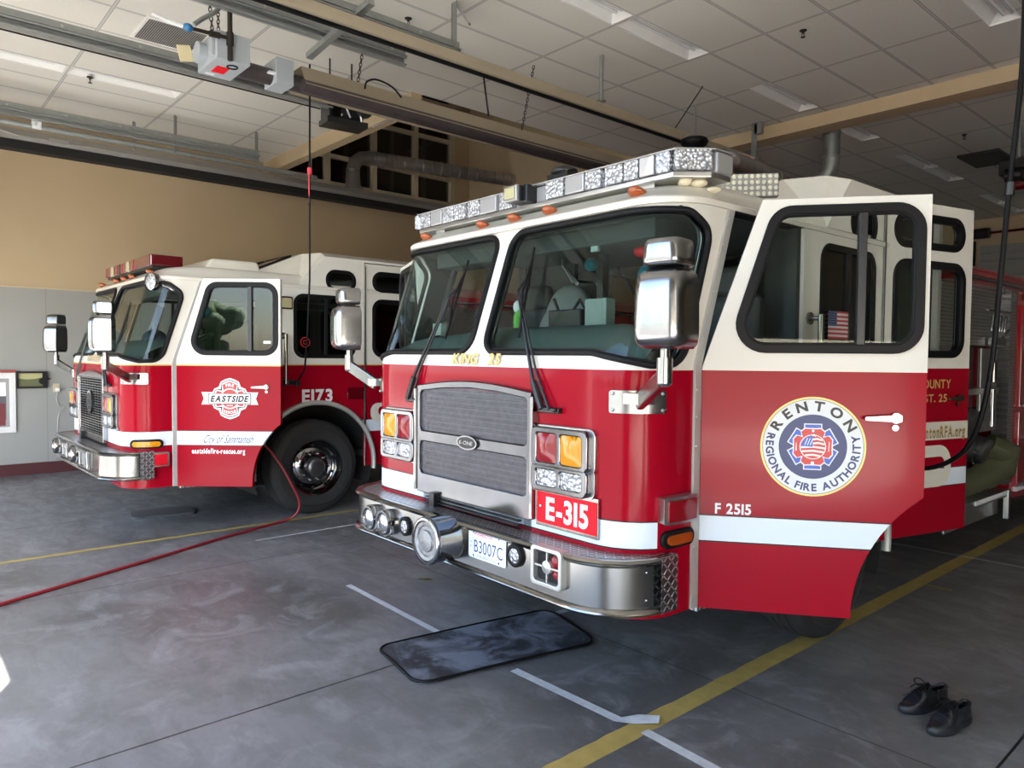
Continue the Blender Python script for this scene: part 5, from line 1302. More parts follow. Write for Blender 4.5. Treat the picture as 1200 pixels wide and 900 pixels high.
track('door_track', -7.16, -.9, 3.72, 4.33, 'thick galvanised track passing behind the grey heater box', w=.07, h=.10)
track('door_track', -5.86, -.9, 3.80, 4.42, 'lower of the two galvanised tracks at the top centre')
track('door_track', -5.40, -.9, 4.08, 4.42, 'upper of the two galvanised tracks at the top centre')
q = MB(); q.bar((-6.10, 2.95, 4.33), (-5.2, 3.05, 4.52), .06, .05); tag(q.build('brace', galv, smooth=0), 'slanting steel brace crossing the two top centre tracks', 'brace')
hanger(-5.93, 2.98, 4.36, 4.9, 'steel strap hanger beside the slanting brace at the top'); hanger(-5.40, 4.02, 4.42, 4.9, 'bright angle hanger at the end of the upper centre track', .07)
q = MB(); q.bar((-5.40, 4.05, 4.88), (-5.30, 4.12, 4.70), .04, .02); tag(q.build('brace', galv, smooth=0), 'short bright slanting strap beside the end hanger of the centre track', 'brace')
# opener rails
t = empty('opener_rail', (-7.38, 0, 4.38), label='thin opener rail with black chain leading to the black motor', cat='opener rail')
q = MB(); q.box2((-.02, -.9, 0), (.02, 3.65, .03)); q.build('rail', tan, t, smooth=0)
q = MB(); q.cyl((0, -.9, -.02), (0, 3.7, -.02), .008, 6); q.build('chain', blackm, t)
t = empty('exhaust_rail', (-5.30, 0, 4.30), label='long tan overhead rail crossing from top centre to above the front engine', cat='rail')
q = MB(); q.box2((-.045, -.9, .0), (.045, 8.95, .10)); q.build('rail', mat('tan_rail', (.40, .34, .25), .5, .2), t, smooth=0, bevel=.006)
q = MB(); q.box2((-.012, -.9, -.03), (.012, 7.6, .0)); q.build('black_strip', blackr, t, smooth=0)
q = MB(); q.box2((-.055, 8.3, -.02), (-.046, 8.9, .09)); q.box2((.046, 8.3, .01), (.05, 8.9, .08)); q.build('end_label', whitem, t, smooth=0)
q = MB(); q.box2((.051, 8.45, .02), (.054, 8.8, .07)); q.build('red_label_strip', signred, t, smooth=0)
for (x, y, z0, z1, l) in ((-5.28, 5.88, 4.42, 4.9, 'rod hanger with spring holding the long tan rail'), (-5.30, 9.0, 4.2, 4.86, 'bolted steel bracket hanging before the cream beam at the tan rail end'), (-5.5, 7.9, 4.4, 4.9, 'thin dark rod hanger near the end of the long tan rail')):
    q = MB()
    if z0 < 4.3: q.box2((x - .04, y - .03, z0), (x + .04, y - .02, z1)); q.box2((x - .0, y - .03, z0 + .1), (x + .08, y + .02, z0 + .2)); q.box2((x + .0, y - .03, z1 - .15), (x + .10, y + .04, z1))
    else: q.cyl((x, y, z0), (x, y, z1), .022 if 'spring' in l else .012, 8); q.box((x, y, z0), (.07, .07, .02))
    tag(q.build('rail_hanger', galv, smooth=30), l, 'hanger')
q = MB(); q.cyl((-5.05, 7.4, 4.895), (-5.25, 7.15, 4.40), .006, 6); tag(q.build('guy_wire', blackm), 'thin slanting wire from the ceiling tiles to the end of the tan rail', 'wire')
# hanging rubber boot
t = empty('rubber_boot', (-5.12, 7.35, 4.22), label='black rubber funnel hanging under the tan rail above the light bar', cat='exhaust boot')
q = MB(); q.lathe([(0, .06), (.15, .06), (.165, .03), (.15, .0), (.06, -.09), (.03, -.10), (0, -.10)], 28); q.build('funnel', blackr, t, smooth=60)
q = MB(); q.box((-.08, 0, .09), (.16, .08, .04)); q.cyl((-.12, 0, .1), (-.02, 0, .1), .03); q.build('clamp', galv, t, smooth=30, bevel=.004)
# flexible duct
t = empty('flexible_duct', (0, 0, 0), label='ribbed silver flexible duct hanging below the end of the tan rail', cat='duct')
pts = [(-4.72, 7.35, 3.99), (-4.74, 7.7, 3.985), (-4.76, 8.1, 3.98), (-4.78, 8.6, 3.97)]; pp = []
for k in range(91):
    s = k / 90 * 3; i = min(2, int(s)); f = s - i; a = Vector(pts[i]).lerp(Vector(pts[i + 1]), f); pp.append(a)
q = MB(); q.tube(pp, [.105 + .008 * math.sin(k * 1.6) for k in range(91)], 20); q.build('hose', mat('foil_hose', (.40, .40, .38), .35, .9, var=.3, nscale=20), t, smooth=60)
q = MB(); q.cyl((-4.78, 8.58, 3.97), (-4.79, 8.72, 3.965), .115, 24); q.cyl((-4.74, 8.0, 4.08), (-5.26, 8.3, 4.31), .008, 6); q.cyl((-4.72, 7.5, 4.08), (-5.26, 7.6, 4.31), .008, 6); q.build('cuff', galv, t)
q = MB(); q.tube([(-4.79, 8.7, 3.965), (-4.80, 9.2, 3.93), (-4.92, 9.8, 4.02), (-4.99, 10.1, 4.14)], .09, 12); q.build('rubber_hose', blackr, t, smooth=60)
t = empty('exhaust_duct', (-4.82, 10.2, 0), label='vertical galvanised duct coming down from the ceiling behind the cream beam', cat='duct')
q = MB(); q.tube([(0, 0, 4.9), (0, 0, 4.45), (-.02, .0, 4.36), (-.08, -.02, 4.28), (-.16, -.04, 4.20)], .11, 18); q.build('pipe', galv, t, smooth=60)
q = MB(); q.cyl((0, 0, 4.52), (0, 0, 4.56), .118); q.cyl((0, 0, 4.84), (0, 0, 4.9), .12); q.build('collar', brushed, t)
t = empty('exhaust_duct', (-6.0, 9.9, 0), label='short grey duct stub partly hidden behind the tan rail end', cat='duct')
q = MB(); q.cyl((0, 0, 4.2), (0, 0, 4.9), .11, 18); q.build('pipe', galv, t)
# left exhaust rail and its duct
t = empty('exhaust_rail', (-11.3, 0, 4.30), label='long grey extraction rail with black underside along the left wall', cat='rail')
q = MB(); q.prism([(-.10, .09), (.12, .10), (.13, .16), (.09, .24), (-.08, .24), (-.12, .16)], -.9, 9.3, M=frame((0, 0, 0), (1, 0, 0), (0, 0, 1)) @ Matrix.Scale(-1, 4, (0, 0, 1))); q.build('profile', mat('rail_aluminium', (.34, .33, .31), .45, .5), t, smooth=0)
q = MB(); q.box2((-.09, -.9, -.01), (.11, 9.3, .095)); q.build('rubber_lips', blackm, t, smooth=0)
q = MB(); q.box((.13, 1.9, .16), (.02, .22, .05)); q.box((.13, 1.2, .17), (.02, .08, .06)); q.tube([(.12, .0, .2), (.14, 1.2, .19), (.16, 1.55, .12), (.14, 1.9, .16)], .005, 5); q.build('sensor', brushed, t)
t = empty('exhaust_duct', (0, 0, 0), label='silver spiral duct rising from the left rail and running past the high window', cat='duct')
pts = [(-11.3, 6.28, 4.54), (-11.3, 6.27, 4.62), (-11.3, 6.27, 4.88), (-11.3, 6.31, 5.01), (-11.29, 6.42, 5.10), (-11.26, 6.58, 5.13), (-11.2, 6.9, 5.13), (-10.95, 8.0, 5.11), (-10.62, 9.34, 5.08)]
q = MB(); q.tube(pts, [.17, .13] + [.115] * 7, 20); q.build('pipe', mat('spiral_steel', (.50, .50, .48), .34, .9, var=.3, nscale=8), t, smooth=60)
q = MB()
for k in range(16):
    p = Vector(pts[5]).lerp(Vector(pts[8]), (k + .5) / 16); d_ = (Vector(pts[8]) - Vector(pts[6])).normalized(); q.tube([p - d_ * .012, p + d_ * .012], .119 if k not in (7, 11) else .128, 20)
for z in (4.66, 4.86): q.cyl((-11.3, 6.27, z - .015), (-11.3, 6.27, z + .015), .12, 20)
q.build('seams', galv, t, smooth=40)
# radiant heater
hx = -6.27; hz = 4.16
t = empty('radiant_heater', (hx, 2.3, hz), label='long radiant tube heater with tan reflector hung diagonally across the ceiling', cat='heater')
q = MB(); q.M = Matrix.Translation((.0, 0, 0)); q.prism([(-.17, -.07), (-.08, .10), (.08, .10), (.17, -.07), (.175, -.07), (.085, .106), (-.085, .106), (-.175, -.07)], .62, 5.6, M=frame((0, 0, 0), (-1, 0, 0), (0, 0, 1))); q.build('reflector', tan, t, smooth=0)
q = MB(); q.cyl((.0, .065, -.03), (.0, 5.75, -.055), .07, 20); q.build('burner_tube', mat('purple_grey_steel', (.10, .085, .09), .45, .6, var=.3), t)
q = MB(); q.box2((-.15, .62, -.075), (.15, 5.6, -.068)) if False else q.cyl((.11, .62, -.07), (.11, 5.6, -.07), .06, 14); q.build('return_tube', mat('purple_grey_steel', (.10, .085, .09), .45, .6), t)
q = MB(); q.box((0, .45, .0), (.26, .16, .22)); q.build('end_bracket', greybox, t, smooth=0, bevel=.006)
q = MB(); q.box((.0, .40, -.03), (.24, .18, .012)); q.build('white_label', whitem, t, smooth=0)
bc = (-6.18, 2.235, 4.16)
bx = empty('burner_box', bc, label='pale grey burner box of the radiant heater, hung below the ceiling', cat='burner box')
q = MB(); q.box((0, 0, .0), (.45, .27, .22)); q.build('casing', greybox, bx, smooth=0, bevel=.006)
q = MB(); q.box((-.02, -.02, -.112), (.15, .10, .004)); q.build('red_label', signred, bx, smooth=0)
q = MB(); q.box((-.16, -.06, -.112), (.03, .07, .003)); q.build('white_label', whitem, bx, smooth=0)
q = MB(); q.tube([(.11 + .04 * math.cos(a), .03 + .04 * math.sin(a), -.114) for a in [2 * PI * k / 20 for k in range(20)]], .007, 6, closed=True); q.build('grommet', blackr, bx)
q = MB(); q.cyl((-.06, -.135, .0), (-.06, -.20, .0), .085, 20); q.box((.15, -.145, .0), (.05, .03, .16)); q.build('intake', greybox, bx, bevel=.004)
q = MB(); q.cyl((.25, -.04, -.12), (.25, -.04, (.742)), .020, 12); q.cyl((.25, -.04, .055), (.25, -.32, .045), .015, 10); q.cyl((.25, -.04, -.0), (.25, -.04, .10), .028, 12); q.cyl((.25, -.12, .052), (.25, -.2, .048), .024, 12)
tag(q.build('gas_pipe', mat('black_iron_pipe', (.035, .028, .022), .5, .5), loc=bc), 'dark iron gas pipe coming down in front of the grey burner box', 'pipe')
q = MB(); q.ball((.25, -.36, .045), (.035, .04, .03)); tag(q.build('gas_valve', mat('blue_enamel', (.03, .15, .33), .4), loc=bc), 'small blue gas valve on the pipe beside the grey burner box', 'valve')
q = MB(); q.box((.25, -.41, -.06), (.012, .10, .12)); tag(q.build('paper_tag', mat('aged_paper', (.62, .55, .34), .8), loc=bc, rot=(R(14), 0, 0)), 'cream paper tag hanging from the pipe fittings left of the burner box', 'tag')
q = MB(); q.tube([(.25, -.40, .045), (.25, -.50, .05)], .018, 8); q.tube([(.25, -.50, .05), (.25, -.62, .07)], .011, 8); tag(q.build('cable_sleeve', whitem, loc=bc), 'cream sleeve and cable sticking out left of the blue valve', 'cable')
q = MB(); q.tube(smoothp([(.20, -.30, .10), (.20, -.24, .16), (.20, -.12, .27), (.20, -.085, .40), (.20, -.085, (.742))], 6), .018, 10); tag(q.build('conduit', galv, loc=bc), 'curved grey flexible conduit rising from the burner box', 'conduit')
def chain(p0, p1, lab, lk=.045):
    p0 = Vector(p0); p1 = Vector(p1); n = int((p1 - p0).length / (lk * .75)); d = (p1 - p0).normalized(); a = d.orthogonal().normalized(); b = d.cross(a); q = MB()
    for k in range(n):
        c = p0 + d * lk * .75 * (k + .5); s_ = a if k % 2 else b
        q.tube([c + d * (lk / 2 * math.cos(t)) + s_ * (lk * .28 * math.sin(t)) for t in [2 * PI * j / 8 for j in range(8)]], .0045, 4, closed=True)
    return tag(q.build('hanging_chain', mat('dark_chain', (.06, .06, .06), .5, .6)), lab, 'chain')
chain((-6.1, 2.12, 4.275), (-6.0, 2.02, 4.9), 'left one of two chains above the grey burner box'); chain((-6.2, 2.20, 4.275), (-6.35, 2.25, 4.9), 'right one of two chains above the grey burner box')
chain((hx + .05, 3.5, hz + .09), (hx + .25, 3.45, 4.55), 'chain holding the heater beside the slanting brace'); chain((hx + .10, 5.55, hz + .09), (hx + .35, 5.50, 4.9), 'chain holding the heater left of the long tan rail')
q = MB(); q.tube(smoothp([(hx + .19, 3.50, hz + .02), (hx + .19, 3.52, hz + .09), (hx + .2, 3.62, hz + .13), (hx + .21, 3.78, hz + .10), (hx + .22, 3.88, hz + .02)]), .009, 8); tag(q.build('black_cable', blackr), 'short black cable looped over the heater reflector', 'cable')
q = MB(); q.tube([(-5.32, 4.30, 4.30), (-5.42, 4.45, 3.98)], .009, 8); tag(q.build('black_cable', blackr), 'short black cable hanging between tan rail and heater', 'cable')
# door opener motor
t = empty('door_opener', (-7.20, 3.92, 4.20), R(-6), label='black door opener motor hanging in front of the cream beam at upper left', cat='door opener')
q = MB(); q.box((-.04, -.02, .0), (.26, .46, .06)); q.box((-.15, .0, .14), (.03, .46, .30)); q.box((-.03, -.22, .14), (.24, .02, .28)); q.box((-.03, .05, .24), (.20, .25, .08)); q.cyl((-.1, .1, .2), (-.1, .1, .70), .01, 8); q.cyl((-.1, -.15, .2), (-.1, -.15, .70), .01, 8); q.build('chassis', blackp, t, smooth=0, bevel=.004)
q = MB(); q.cyl((.02, -.10, .12), (.02, .16, .12), .09, 24); q.cyl((.17, .12, .12), (.22, .12, .12), .085, 24); q.build('motor', blackp, t, smooth=50, bevel=.004)
q = MB(); q.cyl((.10, .12, .12), (.232, .12, .12), .035, 16); q.ball((.05, -.15, .17), .02); q.ball((.12, -.1, .05), .015); q.build('shaft', chrome, t)
q = MB(); q.tube([(.15, -.18, .22), (.19, -.1, .15), (.15, -.02, .03)], .012, 8); q.tube([(.14, .02, .22), (.20, .06, .12), (.17, .10, .0)], .012, 8); q.tube([(.10, .25, -.01), (.14, .42, .08), (.1, .6, .16)], .009, 8); q.build('wires', lensgrey, t)
t = empty('door_opener', (-3.0, 11.9, 4.30), label='dark door opener motor hanging at the right edge behind the cream beam', cat='door opener')
q = MB(); q.box((-.3, -.3, .18), (.5, .8, .04)); q.box((0, 0, .05), (.4, .3, .2)); q.cyl((-.1, -.2, -.08), (.1, -.2, -.08), .1); q.build('chassis', blackp, t, smooth=30, bevel=.01)
q = MB(); q.cyl((.0, -.2, -.22), (.15, -.2, -.22), .07); q.build('motor', darkredl, t)
q = MB(); q.cyl((0, 0, .2), (0, 0, .6), .02, 8); q.build('hanger_rod', galv, t)
# torsion shaft over the rear door
for i, (x, ) in enumerate(((-5.45,), (-4.0,))):
    q = MB(); q.cyl((x - .2, 18.8, 4.55), (x + .2, 18.8, 4.55), .12, 20); tag(q.build('torsion_spring', blackp), ('left' if i == 0 else 'right') + ' black drum on the shaft above the rear overhead door', 'spring')
q = MB(); q.cyl((-5.8, 18.8, 4.55), (-.8, 18.8, 4.55), .03, 10); tag(q.build('torsion_shaft', darkredl), 'dark shaft above the grey rear overhead door', 'shaft')
q = MB(); q.box((-5.6, 18.9, 2.2), (.10, .08, 4.4)); tag(q.build('door_track', blackm, smooth=0), 'dark vertical track beside the grey rear overhead door', 'door track')

# hanging cables / hoses
# left drop cord to the far engine
t = empty('drop_cord', (0, 0, 0), label='thin black cord hanging down to the power inlet of the far engine', cat='cord')
px = TB.matrix_world
q = MB(); q.tube([(-6.33, 3.07, 4.36), (-6.335, 3.07, 3.4), (-6.36, 3.08, 2.4), (-6.45, 3.10, 1.9), (-6.72, 3.2, 1.55), (-7.05, 3.28, 1.42)], .009, 8); q.build('cord', blackr, t, smooth=60)
q = MB(); q.cyl((-6.335, 3.07, 3.36), (-6.335, 3.07, 3.42), .022, 10); q.tube([(-6.32, 3.06, 3.40), (-6.31, 3.05, 3.3), (-6.305, 3.05, 3.16)], .006, 6); q.build('red_tie', mat('pink_red_tape', (.65, .06, .09), .5), t)
q = MB(); q.tube([(-6.315, 3.05, 3.16), (-6.30, 3.05, 3.12), (-6.31, 3.05, 3.07), (-6.33, 3.05, 3.09)], .005, 6); q.build('hook', blackp, t)
# right air hose
t = empty('air_hose', (0, 0, 0), label='thick black hose curving down at the right edge to the front engine', cat='hose')
q = MB(); q.tube(smoothp([(-1.03, 4.15, 4.9), (-1.045, 4.15, 3.9), (-1.045, 4.15, 3.175), (-1.06, 4.15, 2.857), (-1.077, 4.15, 2.617), (-1.096, 4.15, 2.292), (-1.112, 4.15, 2.003), (-1.129, 4.15, 1.71), (-1.162, 4.15, 1.455), (-1.221, 4.17, 1.279), (-1.32, 4.2, 1.174), (-1.47, 4.25, 1.112), (-1.75, 4.38, 1.08), (-2.05, 4.46, 1.06)], 5), .0125, 10); q.build('hose', blackr, t, smooth=60)
q = MB(); q.cyl((-1.082, 4.15, 2.50), (-1.078, 4.15, 2.56), .022, 10); q.build('cuff', blackp, t)
# red air line on the floor
t = empty('air_line', (0, 0, 0), label='dark red hose looping from the far engine down across the floor to the left edge', cat='hose')
q = MB(); q.tube(smoothp([(-7.12, 2.95, .80), (-7.02, 3.06, .62), (-6.95, 3.16, .40), (-6.93, 3.24, .20), (-6.95, 3.20, .07), (-6.98, 3.05, .016), (-6.88, 2.78, .013), (-6.70, 2.36, .013), (-6.45, 1.85, .013), (-6.13, 1.18, .013), (-5.86, .62, .013), (-5.5, -.1, .013), (-5.2, -.7, .013)]), .013, 10)
q.build('hose', hosered, t, smooth=60)

# ------------------------------------------------------------------ wall items
F = frame((X0 + .003, 0, 0), (0, 1, 0), (0, 0, 1))
t = empty('picture_frame', (X0, 1.0, 1.0), label='white framed notice cut by the left edge of the photo', cat='picture frame')
q = MB(); q.M = Matrix.Translation((-X0, -1.0, -1.0)) @ F; q.prism([(.55, .60), (1.48, .60), (1.48, 1.42), (.55, 1.42)], 0, .03, holes=[[(.62, .68), (1.41, .68), (1.41, 1.34), (.62, 1.34)]]); q.build('frame', mat('pale_frame', (.70, .70, .70), .4), t, smooth=0, bevel=.004)
q = MB(); q.M = Matrix.Translation((-X0, -1.0, -1.0)) @ F; q.prism([(.62, .68), (1.41, .68), (1.41, 1.34), (.62, 1.34)], 0, .01); q.build('mat_board', lensgrey, t, smooth=0)
q = MB(); q.M = Matrix.Translation((-X0, -1.0, -1.0)) @ F; q.prism([(.75, .78), (1.37, .78), (1.37, 1.22), (.75, 1.22)], .01, .012, mi=0); q.prism([(.8, 1.1), (1.37, 1.1), (1.37, 1.29), (.8, 1.29)], .012, .014, mi=1); q.prism([(1.20, .70), (1.36, .70), (1.36, 1.0), (1.20, 1.0)], .012, .014, mi=2); q.build('print', [mat('dark_print', (.10, .10, .11), .5), whitem, mat('maroon_print', (.16, .03, .04), .5)], t, smooth=0)
q = MB(); q.M = F; q.prism([(.5, 1.425), (1.48, 1.425), (1.48, 1.455), (.5, 1.455)], 0, .05); tag(q.build('red_shelf_edge', mat('brick_red_paint', (.33, .05, .04), .5), smooth=0), 'thin red strip on the wall above the white framed notice', 'trim strip')
t = empty('wall_holder', (X0, 1.65, 1.2), label='black framed wall holder with yellowish panel right of the white frame', cat='wall holder')
q = MB(); q.M = Matrix.Translation((-X0, -1.65, -1.2)) @ F; q.prism([(1.49, 1.20), (1.85, 1.20), (1.85, 1.435), (1.49, 1.435)], 0, .05, holes=[[(1.51, 1.225), (1.79, 1.225), (1.79, 1.41), (1.51, 1.41)]]); q.prism(circ(1.79, 1.30, .045, 16), 0, .06); q.cyl((1.85, 1.33, .03), (1.89, 1.33, .03), .01); q.build('frame', blackp, t, smooth=0)
q = MB(); q.M = Matrix.Translation((-X0, -1.65, -1.2)) @ F; q.prism([(1.51, 1.225), (1.79, 1.225), (1.79, 1.41), (1.51, 1.41)], 0, .02, mi=0); q.prism([(1.51, 1.34), (1.6, 1.325), (1.7, 1.33), (1.79, 1.35), (1.79, 1.41), (1.51, 1.41)], .02, .024, mi=1); q.build('panel', [mat('olive_panel', (.12, .13, .06), .5), mat('straw_panel', (.42, .40, .20), .5)], t, smooth=0)
t = empty('wall_outlet', (X0, 1.96, 1.2), label='small cream outlet with white plug on the left wall', cat='outlet')
q = MB(); q.box((.006, 0, 0), (.012, .08, .12)); q.build('cover_plate', trimw, t, smooth=0, bevel=.003)
q = MB(); q.box((.035, .01, -.025), (.05, .05, .05)); q.build('plug', whitem, t, smooth=0, bevel=.008)
q = MB(); q.tube(smoothp([(.05, .01, -.05), (.02, .0, -.14), (.015, .03, -.24), (.015, .10, -.28), (.015, .02, -.40), (.015, .0, -.8), (.015, -.02, -1.1)], 5), .004, 6); q.build('cord', lensgrey, t)

# ------------------------------------------------------------------ things on the floor
t = empty('rubber_mat', (-3.24, 2.70, 0), label='grey worn rubber mat with rounded corners on the floor before the front engine', cat='mat')
mt = [(-3.66, 2.20), (-3.05, 2.10), (-2.80, 3.20), (-3.45, 3.34)]; mt = [(-3.62, 2.16), (-3.07, 2.07), (-2.84, 3.19), (-3.44, 3.36)]
mo = roundpoly([(x + 3.24, y - 2.70) for x, y in mt], [.09, .09, .10, .09], 8)
def mm():
    m, nt, b = nodes('worn_mat'); c = coords(nt); n = noise(nt, c, 3.2, 5, .6, .8); n2 = noise(nt, c, 9, 4, .7)
    a = mixc(nt, smooth_(nt, n, .40, .60), (.035, .038, .045), (.16, .185, .23)); a = mixc(nt, math_(nt, 'MULTIPLY', smooth_(nt, n2, .55, .7), .3), a, (.25, .28, .33))
    nt.links.new(a, b.inputs['Base Color']); b.inputs['Roughness'].default_value = .5; bump(nt, b, noise(nt, c, 90, 2), .3, .003); return m
q = MB()
def wav(x, y, d): return (x, y, d + .002 + .004 * abs(math.sin(x * 5 + y * 2)))
q.prism(mo, 0, .014, g=.06, fn=wav); q.build('mat', mm(), t, smooth=40)
q = MB(); q.tube([wav(x, y, .012) for x, y in densify(mo, .04)], .009, 8, closed=True); q.build('edge', blackr, t, smooth=60)
t = MB(); t.prism(rrect(-.20, -.30, .20, .30, .05), 0, .02); tag(t.build('floor_pad', mat('dark_pad', (.06, .065, .07), .3), smooth=0, bevel=.005, loc=(-8.22, 2.30, 0), rot=(0, 0, R(-10))), 'dark flat pad on the floor under the front of the far engine', 'pad')
q = MB(); q.add([(-.07, 0, .004), (-.02, .022, .008), (.04, .018, .010), (.075, 0, .006), (.03, -.02, .005), (-.03, -.018, .009), (-.07, 0, .0), (.075, 0, .0), (0, 0, .012)], [(0, 8, 1), (1, 8, 2), (2, 8, 3), (3, 8, 4), (4, 8, 5), (5, 8, 0)])
tag(q.build('leaf', mat('olive_leaf', (.10, .12, .03), .6), loc=(-4.53, 3.11, 0), rot=(0, 0, R(50))), 'small olive green leaf on the floor left of the front bumper', 'leaf')

# shoes
leather = mat('black_leather', (.010, .011, .014), .32, coat=.25, bmp=.35, bscale=30, var=.4); solem = mat('shoe_sole', (.016, .017, .02), .5)
def shoe(loc, rz, lab):
    t = empty('shoe', loc, rz, label=lab, cat='shoe', group=None)
    # local: toe towards -y, length .30
    def outline(k, z):
        pts = []
        for i in range(28):
            a = 2 * PI * i / 28; y = -math.cos(a) * .148; s_ = math.sin(a)
            w = .050 if y < -.03 else (.040 if y < .06 else .037)
            w = .036 + .016 * math.exp(-((y + .07) / .06) ** 2) + .004 * math.exp(-((y - .11) / .04) ** 2)
            pts.append((math.copysign(abs(s_) ** .62, s_) * w * k + (.006 if y < 0 else 0), y * (1 + (k - 1) * .6), z))
        return pts
    q = MB(); loft(q, [outline(.98, 0), outline(1.06, .006), outline(1.07, .026), outline(1.02, .034)]); q.f.append(list(range(28))[::-1]); q.m.append(0); q.build('sole', solem, t, smooth=50, bevel=0)
    def up(k, h):
        """upper loop at fraction k of height"""
        out = []
        for (x, y, z) in outline(1.0, 0):
            f = (y + .148) / .296                      # 0 toe .. 1 heel
            H = .045 + .055 * min(1, max(0, (f - .12) / .38)) ** .8 if f < .5 else (.10 - .02 * math.sin((f - .5) * PI * 1.6) + .0 if f < .9 else .092)
            kk = k; nx = x * (1 - .55 * kk ** 2.2) if f < .55 else x * (1 - .30 * kk ** 2)
            ny = y + (.055 * kk ** 2.0 if f < .35 else 0) * (1 - f / .35) if f < .35 else y - .006 * kk
            out.append((nx, ny, .034 + (H - .034) * (1 - (1 - kk) ** 1.7)))
        return out
    loops = [up(k, 0) for k in (0, .2, .4, .6, .8, .95)]
    q = MB(); loft(q, loops, cap=False)
    # toe/vamp closure: top loop triangulated over the front half
    top = loops[-1]; n = 28; fs = []
    i0 = (len(loops) - 1) * n
    for i in range(0, 9): fs.append((i0 + i, i0 + i + 1, i0 + (n - i - 1) % n, i0 + (n - i) % n) if i else (i0, i0 + 1, i0 + n - 1))
    q.f += [list(f) for f in fs]; q.m += [0] * len(fs); q.build('upper', leather, t, smooth=60)
    q = MB(); col = [Vector(p) for p in top[9:20]] + [(Vector(top[20]) + Vector(top[8])) / 2]; q.tube([Vector(p) + Vector((0, 0, .001)) for p in top[9:20]], .0085, 8); q.build('padded_collar', leather, t, smooth=60)
    q = MB(); q.add([tuple(Vector(p) * 1.0 - Vector((0, 0, .03)) - Vector((0, 0, 0))) for p in top[8:21]], [tuple(range(13))]); q.build('insole', blackm, t, smooth=0)
    q = MB(); q.prism(rrect(-.020, -.045, .020, .035, .014), -.002, .003, M=Matrix.Translation((.003, .005, .098)) @ Matrix.Rotation(R(22), 4, 'X')); q.build('tongue', leather, t, smooth=40)
    q = MB()
    for k in range(5):
        y = -.052 + k * .016; z = .083 + k * .0058
        q.tube([(-.026, y, z - .006), (0, y + .004, z + .010), (.030, y + .002, z - .006)], .0028, 6); q.tube([(.028, y, z - .004), (0, y + .010, z + .011), (-.024, y + .014, z - .002)], .0026, 6)
    for sg in (-1, 1):
        q.tube(smoothp([(0, .012, .118), (sg * .025, .0, .135), (sg * .045, -.012, .125), (sg * .030, -.012, .105), (0, .008, .114)], 5), .0028, 6)
        q.tube(smoothp([(0, .012, .116), (sg * .03, -.02, .108), (sg * .048, -.035, .085)], 5), .0026, 6)
    q.build('laces', blackr, t, smooth=60)
    q = MB(); q.tube([(-.045, -.082, .052), (-.02, -.072, .076), (.005, -.070, .082), (.03, -.072, .076), (.055, -.082, .052)], .0018, 5); q.build('toe_seam', solem, t)
    return t
shoe((-1.285, 3.83, 0), R(-22), 'left black lace-up shoe, partly behind the other one')
shoe((-1.135, 3.715, 0), R(-14), 'right black lace-up shoe, the nearer of the pair')

# trees beyond the forecourt, seen only as reflections
leafm = mat('tree_leaves', (.07, .13, .03), .8, var=.5, nscale=3); bark = mat('bark', (.10, .07, .05), .9)
rnd = random.Random(3)
for i in range(7):
    x = -30 + i * 9 + rnd.uniform(-1, 1); h = rnd.uniform(4, 6.5); y = -42 + rnd.uniform(-3, 2)
    t = empty('tree', (x, y, 0), label='leafy tree beyond the forecourt outside, seen only in reflections', cat='tree', group='trees outside')
    q = MB(); q.tube([(0, 0, -.1), (.1, 0, h * .4), (0, .1, h * .7)], [.22, .16, .08], 8); q.build('trunk', bark, t)
    q = MB()
    for k in range(22):
        a = rnd.uniform(0, 6.28); r_ = rnd.uniform(0, 1.9); z = h * rnd.uniform(.35, 1); s_ = rnd.uniform(.6, 1.2); q.ball((r_ * math.cos(a), r_ * math.sin(a), z), (s_, s_, s_ * .8), n=10, m=7)
    q.build('crown', leafm, t, smooth=60)

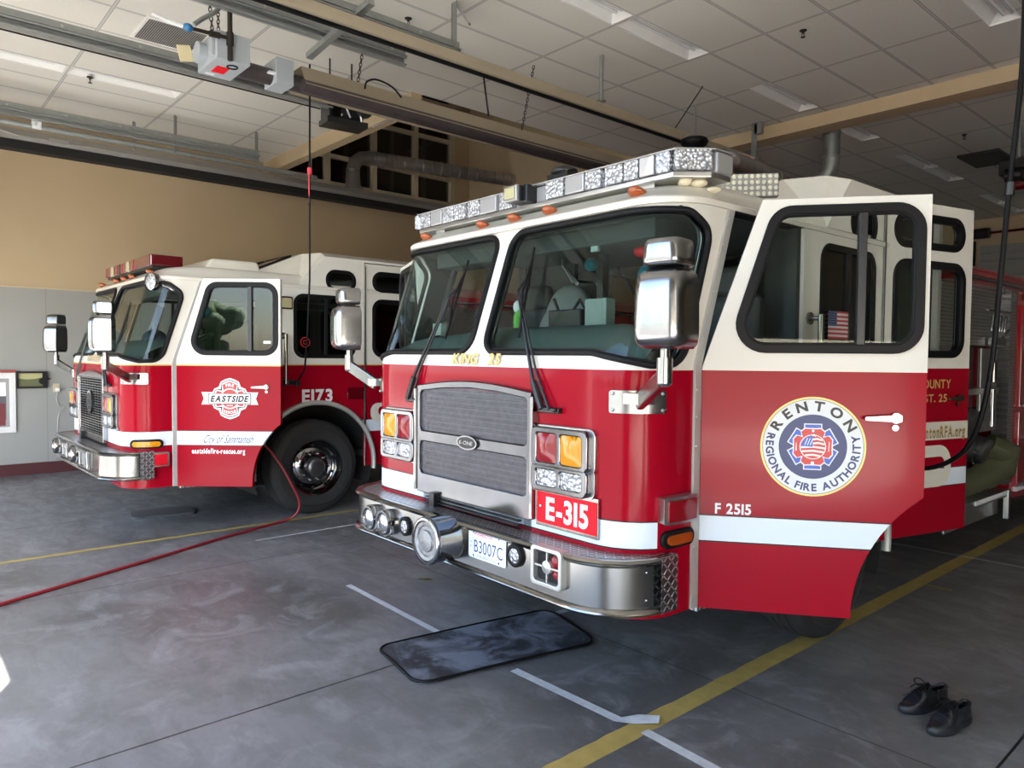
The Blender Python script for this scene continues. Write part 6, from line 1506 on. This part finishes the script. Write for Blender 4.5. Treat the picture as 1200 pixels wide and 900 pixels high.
# ------------------------------------------------------------------ light and camera
w = bpy.data.worlds.new('sky'); SC.world = w; w.use_nodes = True; nt = w.node_tree
sky = N(nt, 'ShaderNodeTexSky'); sky.sky_type = 'NISHITA'; sky.sun_disc = False; sky.sun_elevation = R(48); sky.sun_rotation = R(0)
SUND = Vector((-3.74, 1.69, -4.3)).normalized()
sky.sun_rotation = math.atan2(-SUND.x, -SUND.y); sky.air_density = 1; sky.dust_density = 1.5; sky.ozone_density = 1
bg = nt.nodes['Background']; nt.links.new(sky.outputs[0], bg.inputs[0]); bg.inputs[1].default_value = 1.0
L = bpy.data.lights.new('sun', 'SUN'); L.energy = 115.0; L.angle = R(.53); L.color = (1, .95, .86); lo = bpy.data.objects.new('sun', L); COL.objects.link(lo); lo.rotation_euler = (-SUND).to_track_quat('Z', 'Y').to_euler()
for a, b, c, d in OP:
    L = bpy.data.lights.new('bay_daylight_portal', 'AREA'); L.shape = 'RECTANGLE'; L.size = c - a; L.size_y = d - b; L.cycles.is_portal = True
    lo = bpy.data.objects.new('bay_daylight_portal', L); COL.objects.link(lo); lo.location = ((a + c) / 2, Y0 - .32, (b + d) / 2); lo.rotation_euler = (R(90), 0, 0)

f, pi_, yw, rl = 852.54, 0.0379372597, -0.848665778, -0.00853924657
cy, sy = math.cos(yw), math.sin(yw); cp_, sp_ = math.cos(pi_), math.sin(pi_)
fw = Vector((sy * cp_, cy * cp_, -sp_)); rt = Vector((cy, -sy, 0)); dn = fw.cross(rt)
rt2 = rt * math.cos(rl) + dn * math.sin(rl); dn2 = -rt * math.sin(rl) + dn * math.cos(rl)
Mc = Matrix.Identity(4)
for i in range(3): Mc[i][0] = rt2[i]; Mc[i][1] = -dn2[i]; Mc[i][2] = -fw[i]
Mc[2][3] = 1.70
cam = bpy.data.cameras.new('camera'); cam.sensor_width = 36; cam.lens = f / 1200 * 36; cam.clip_start = .05; cam.clip_end = 200
co = bpy.data.objects.new('camera', cam); COL.objects.link(co); co.matrix_world = Mc; SC.camera = co
SC.view_settings.view_transform = 'Standard'; SC.view_settings.look = 'None'; SC.view_settings.gamma = 1; SC.view_settings.exposure = EXPO; SC.view_settings.use_curve_mapping = False
SC.cycles.max_bounces = 14; SC.cycles.diffuse_bounces = 7; SC.cycles.glossy_bounces = 5; SC.cycles.transparent_max_bounces = 12; SC.cycles.sample_clamp_indirect = 8
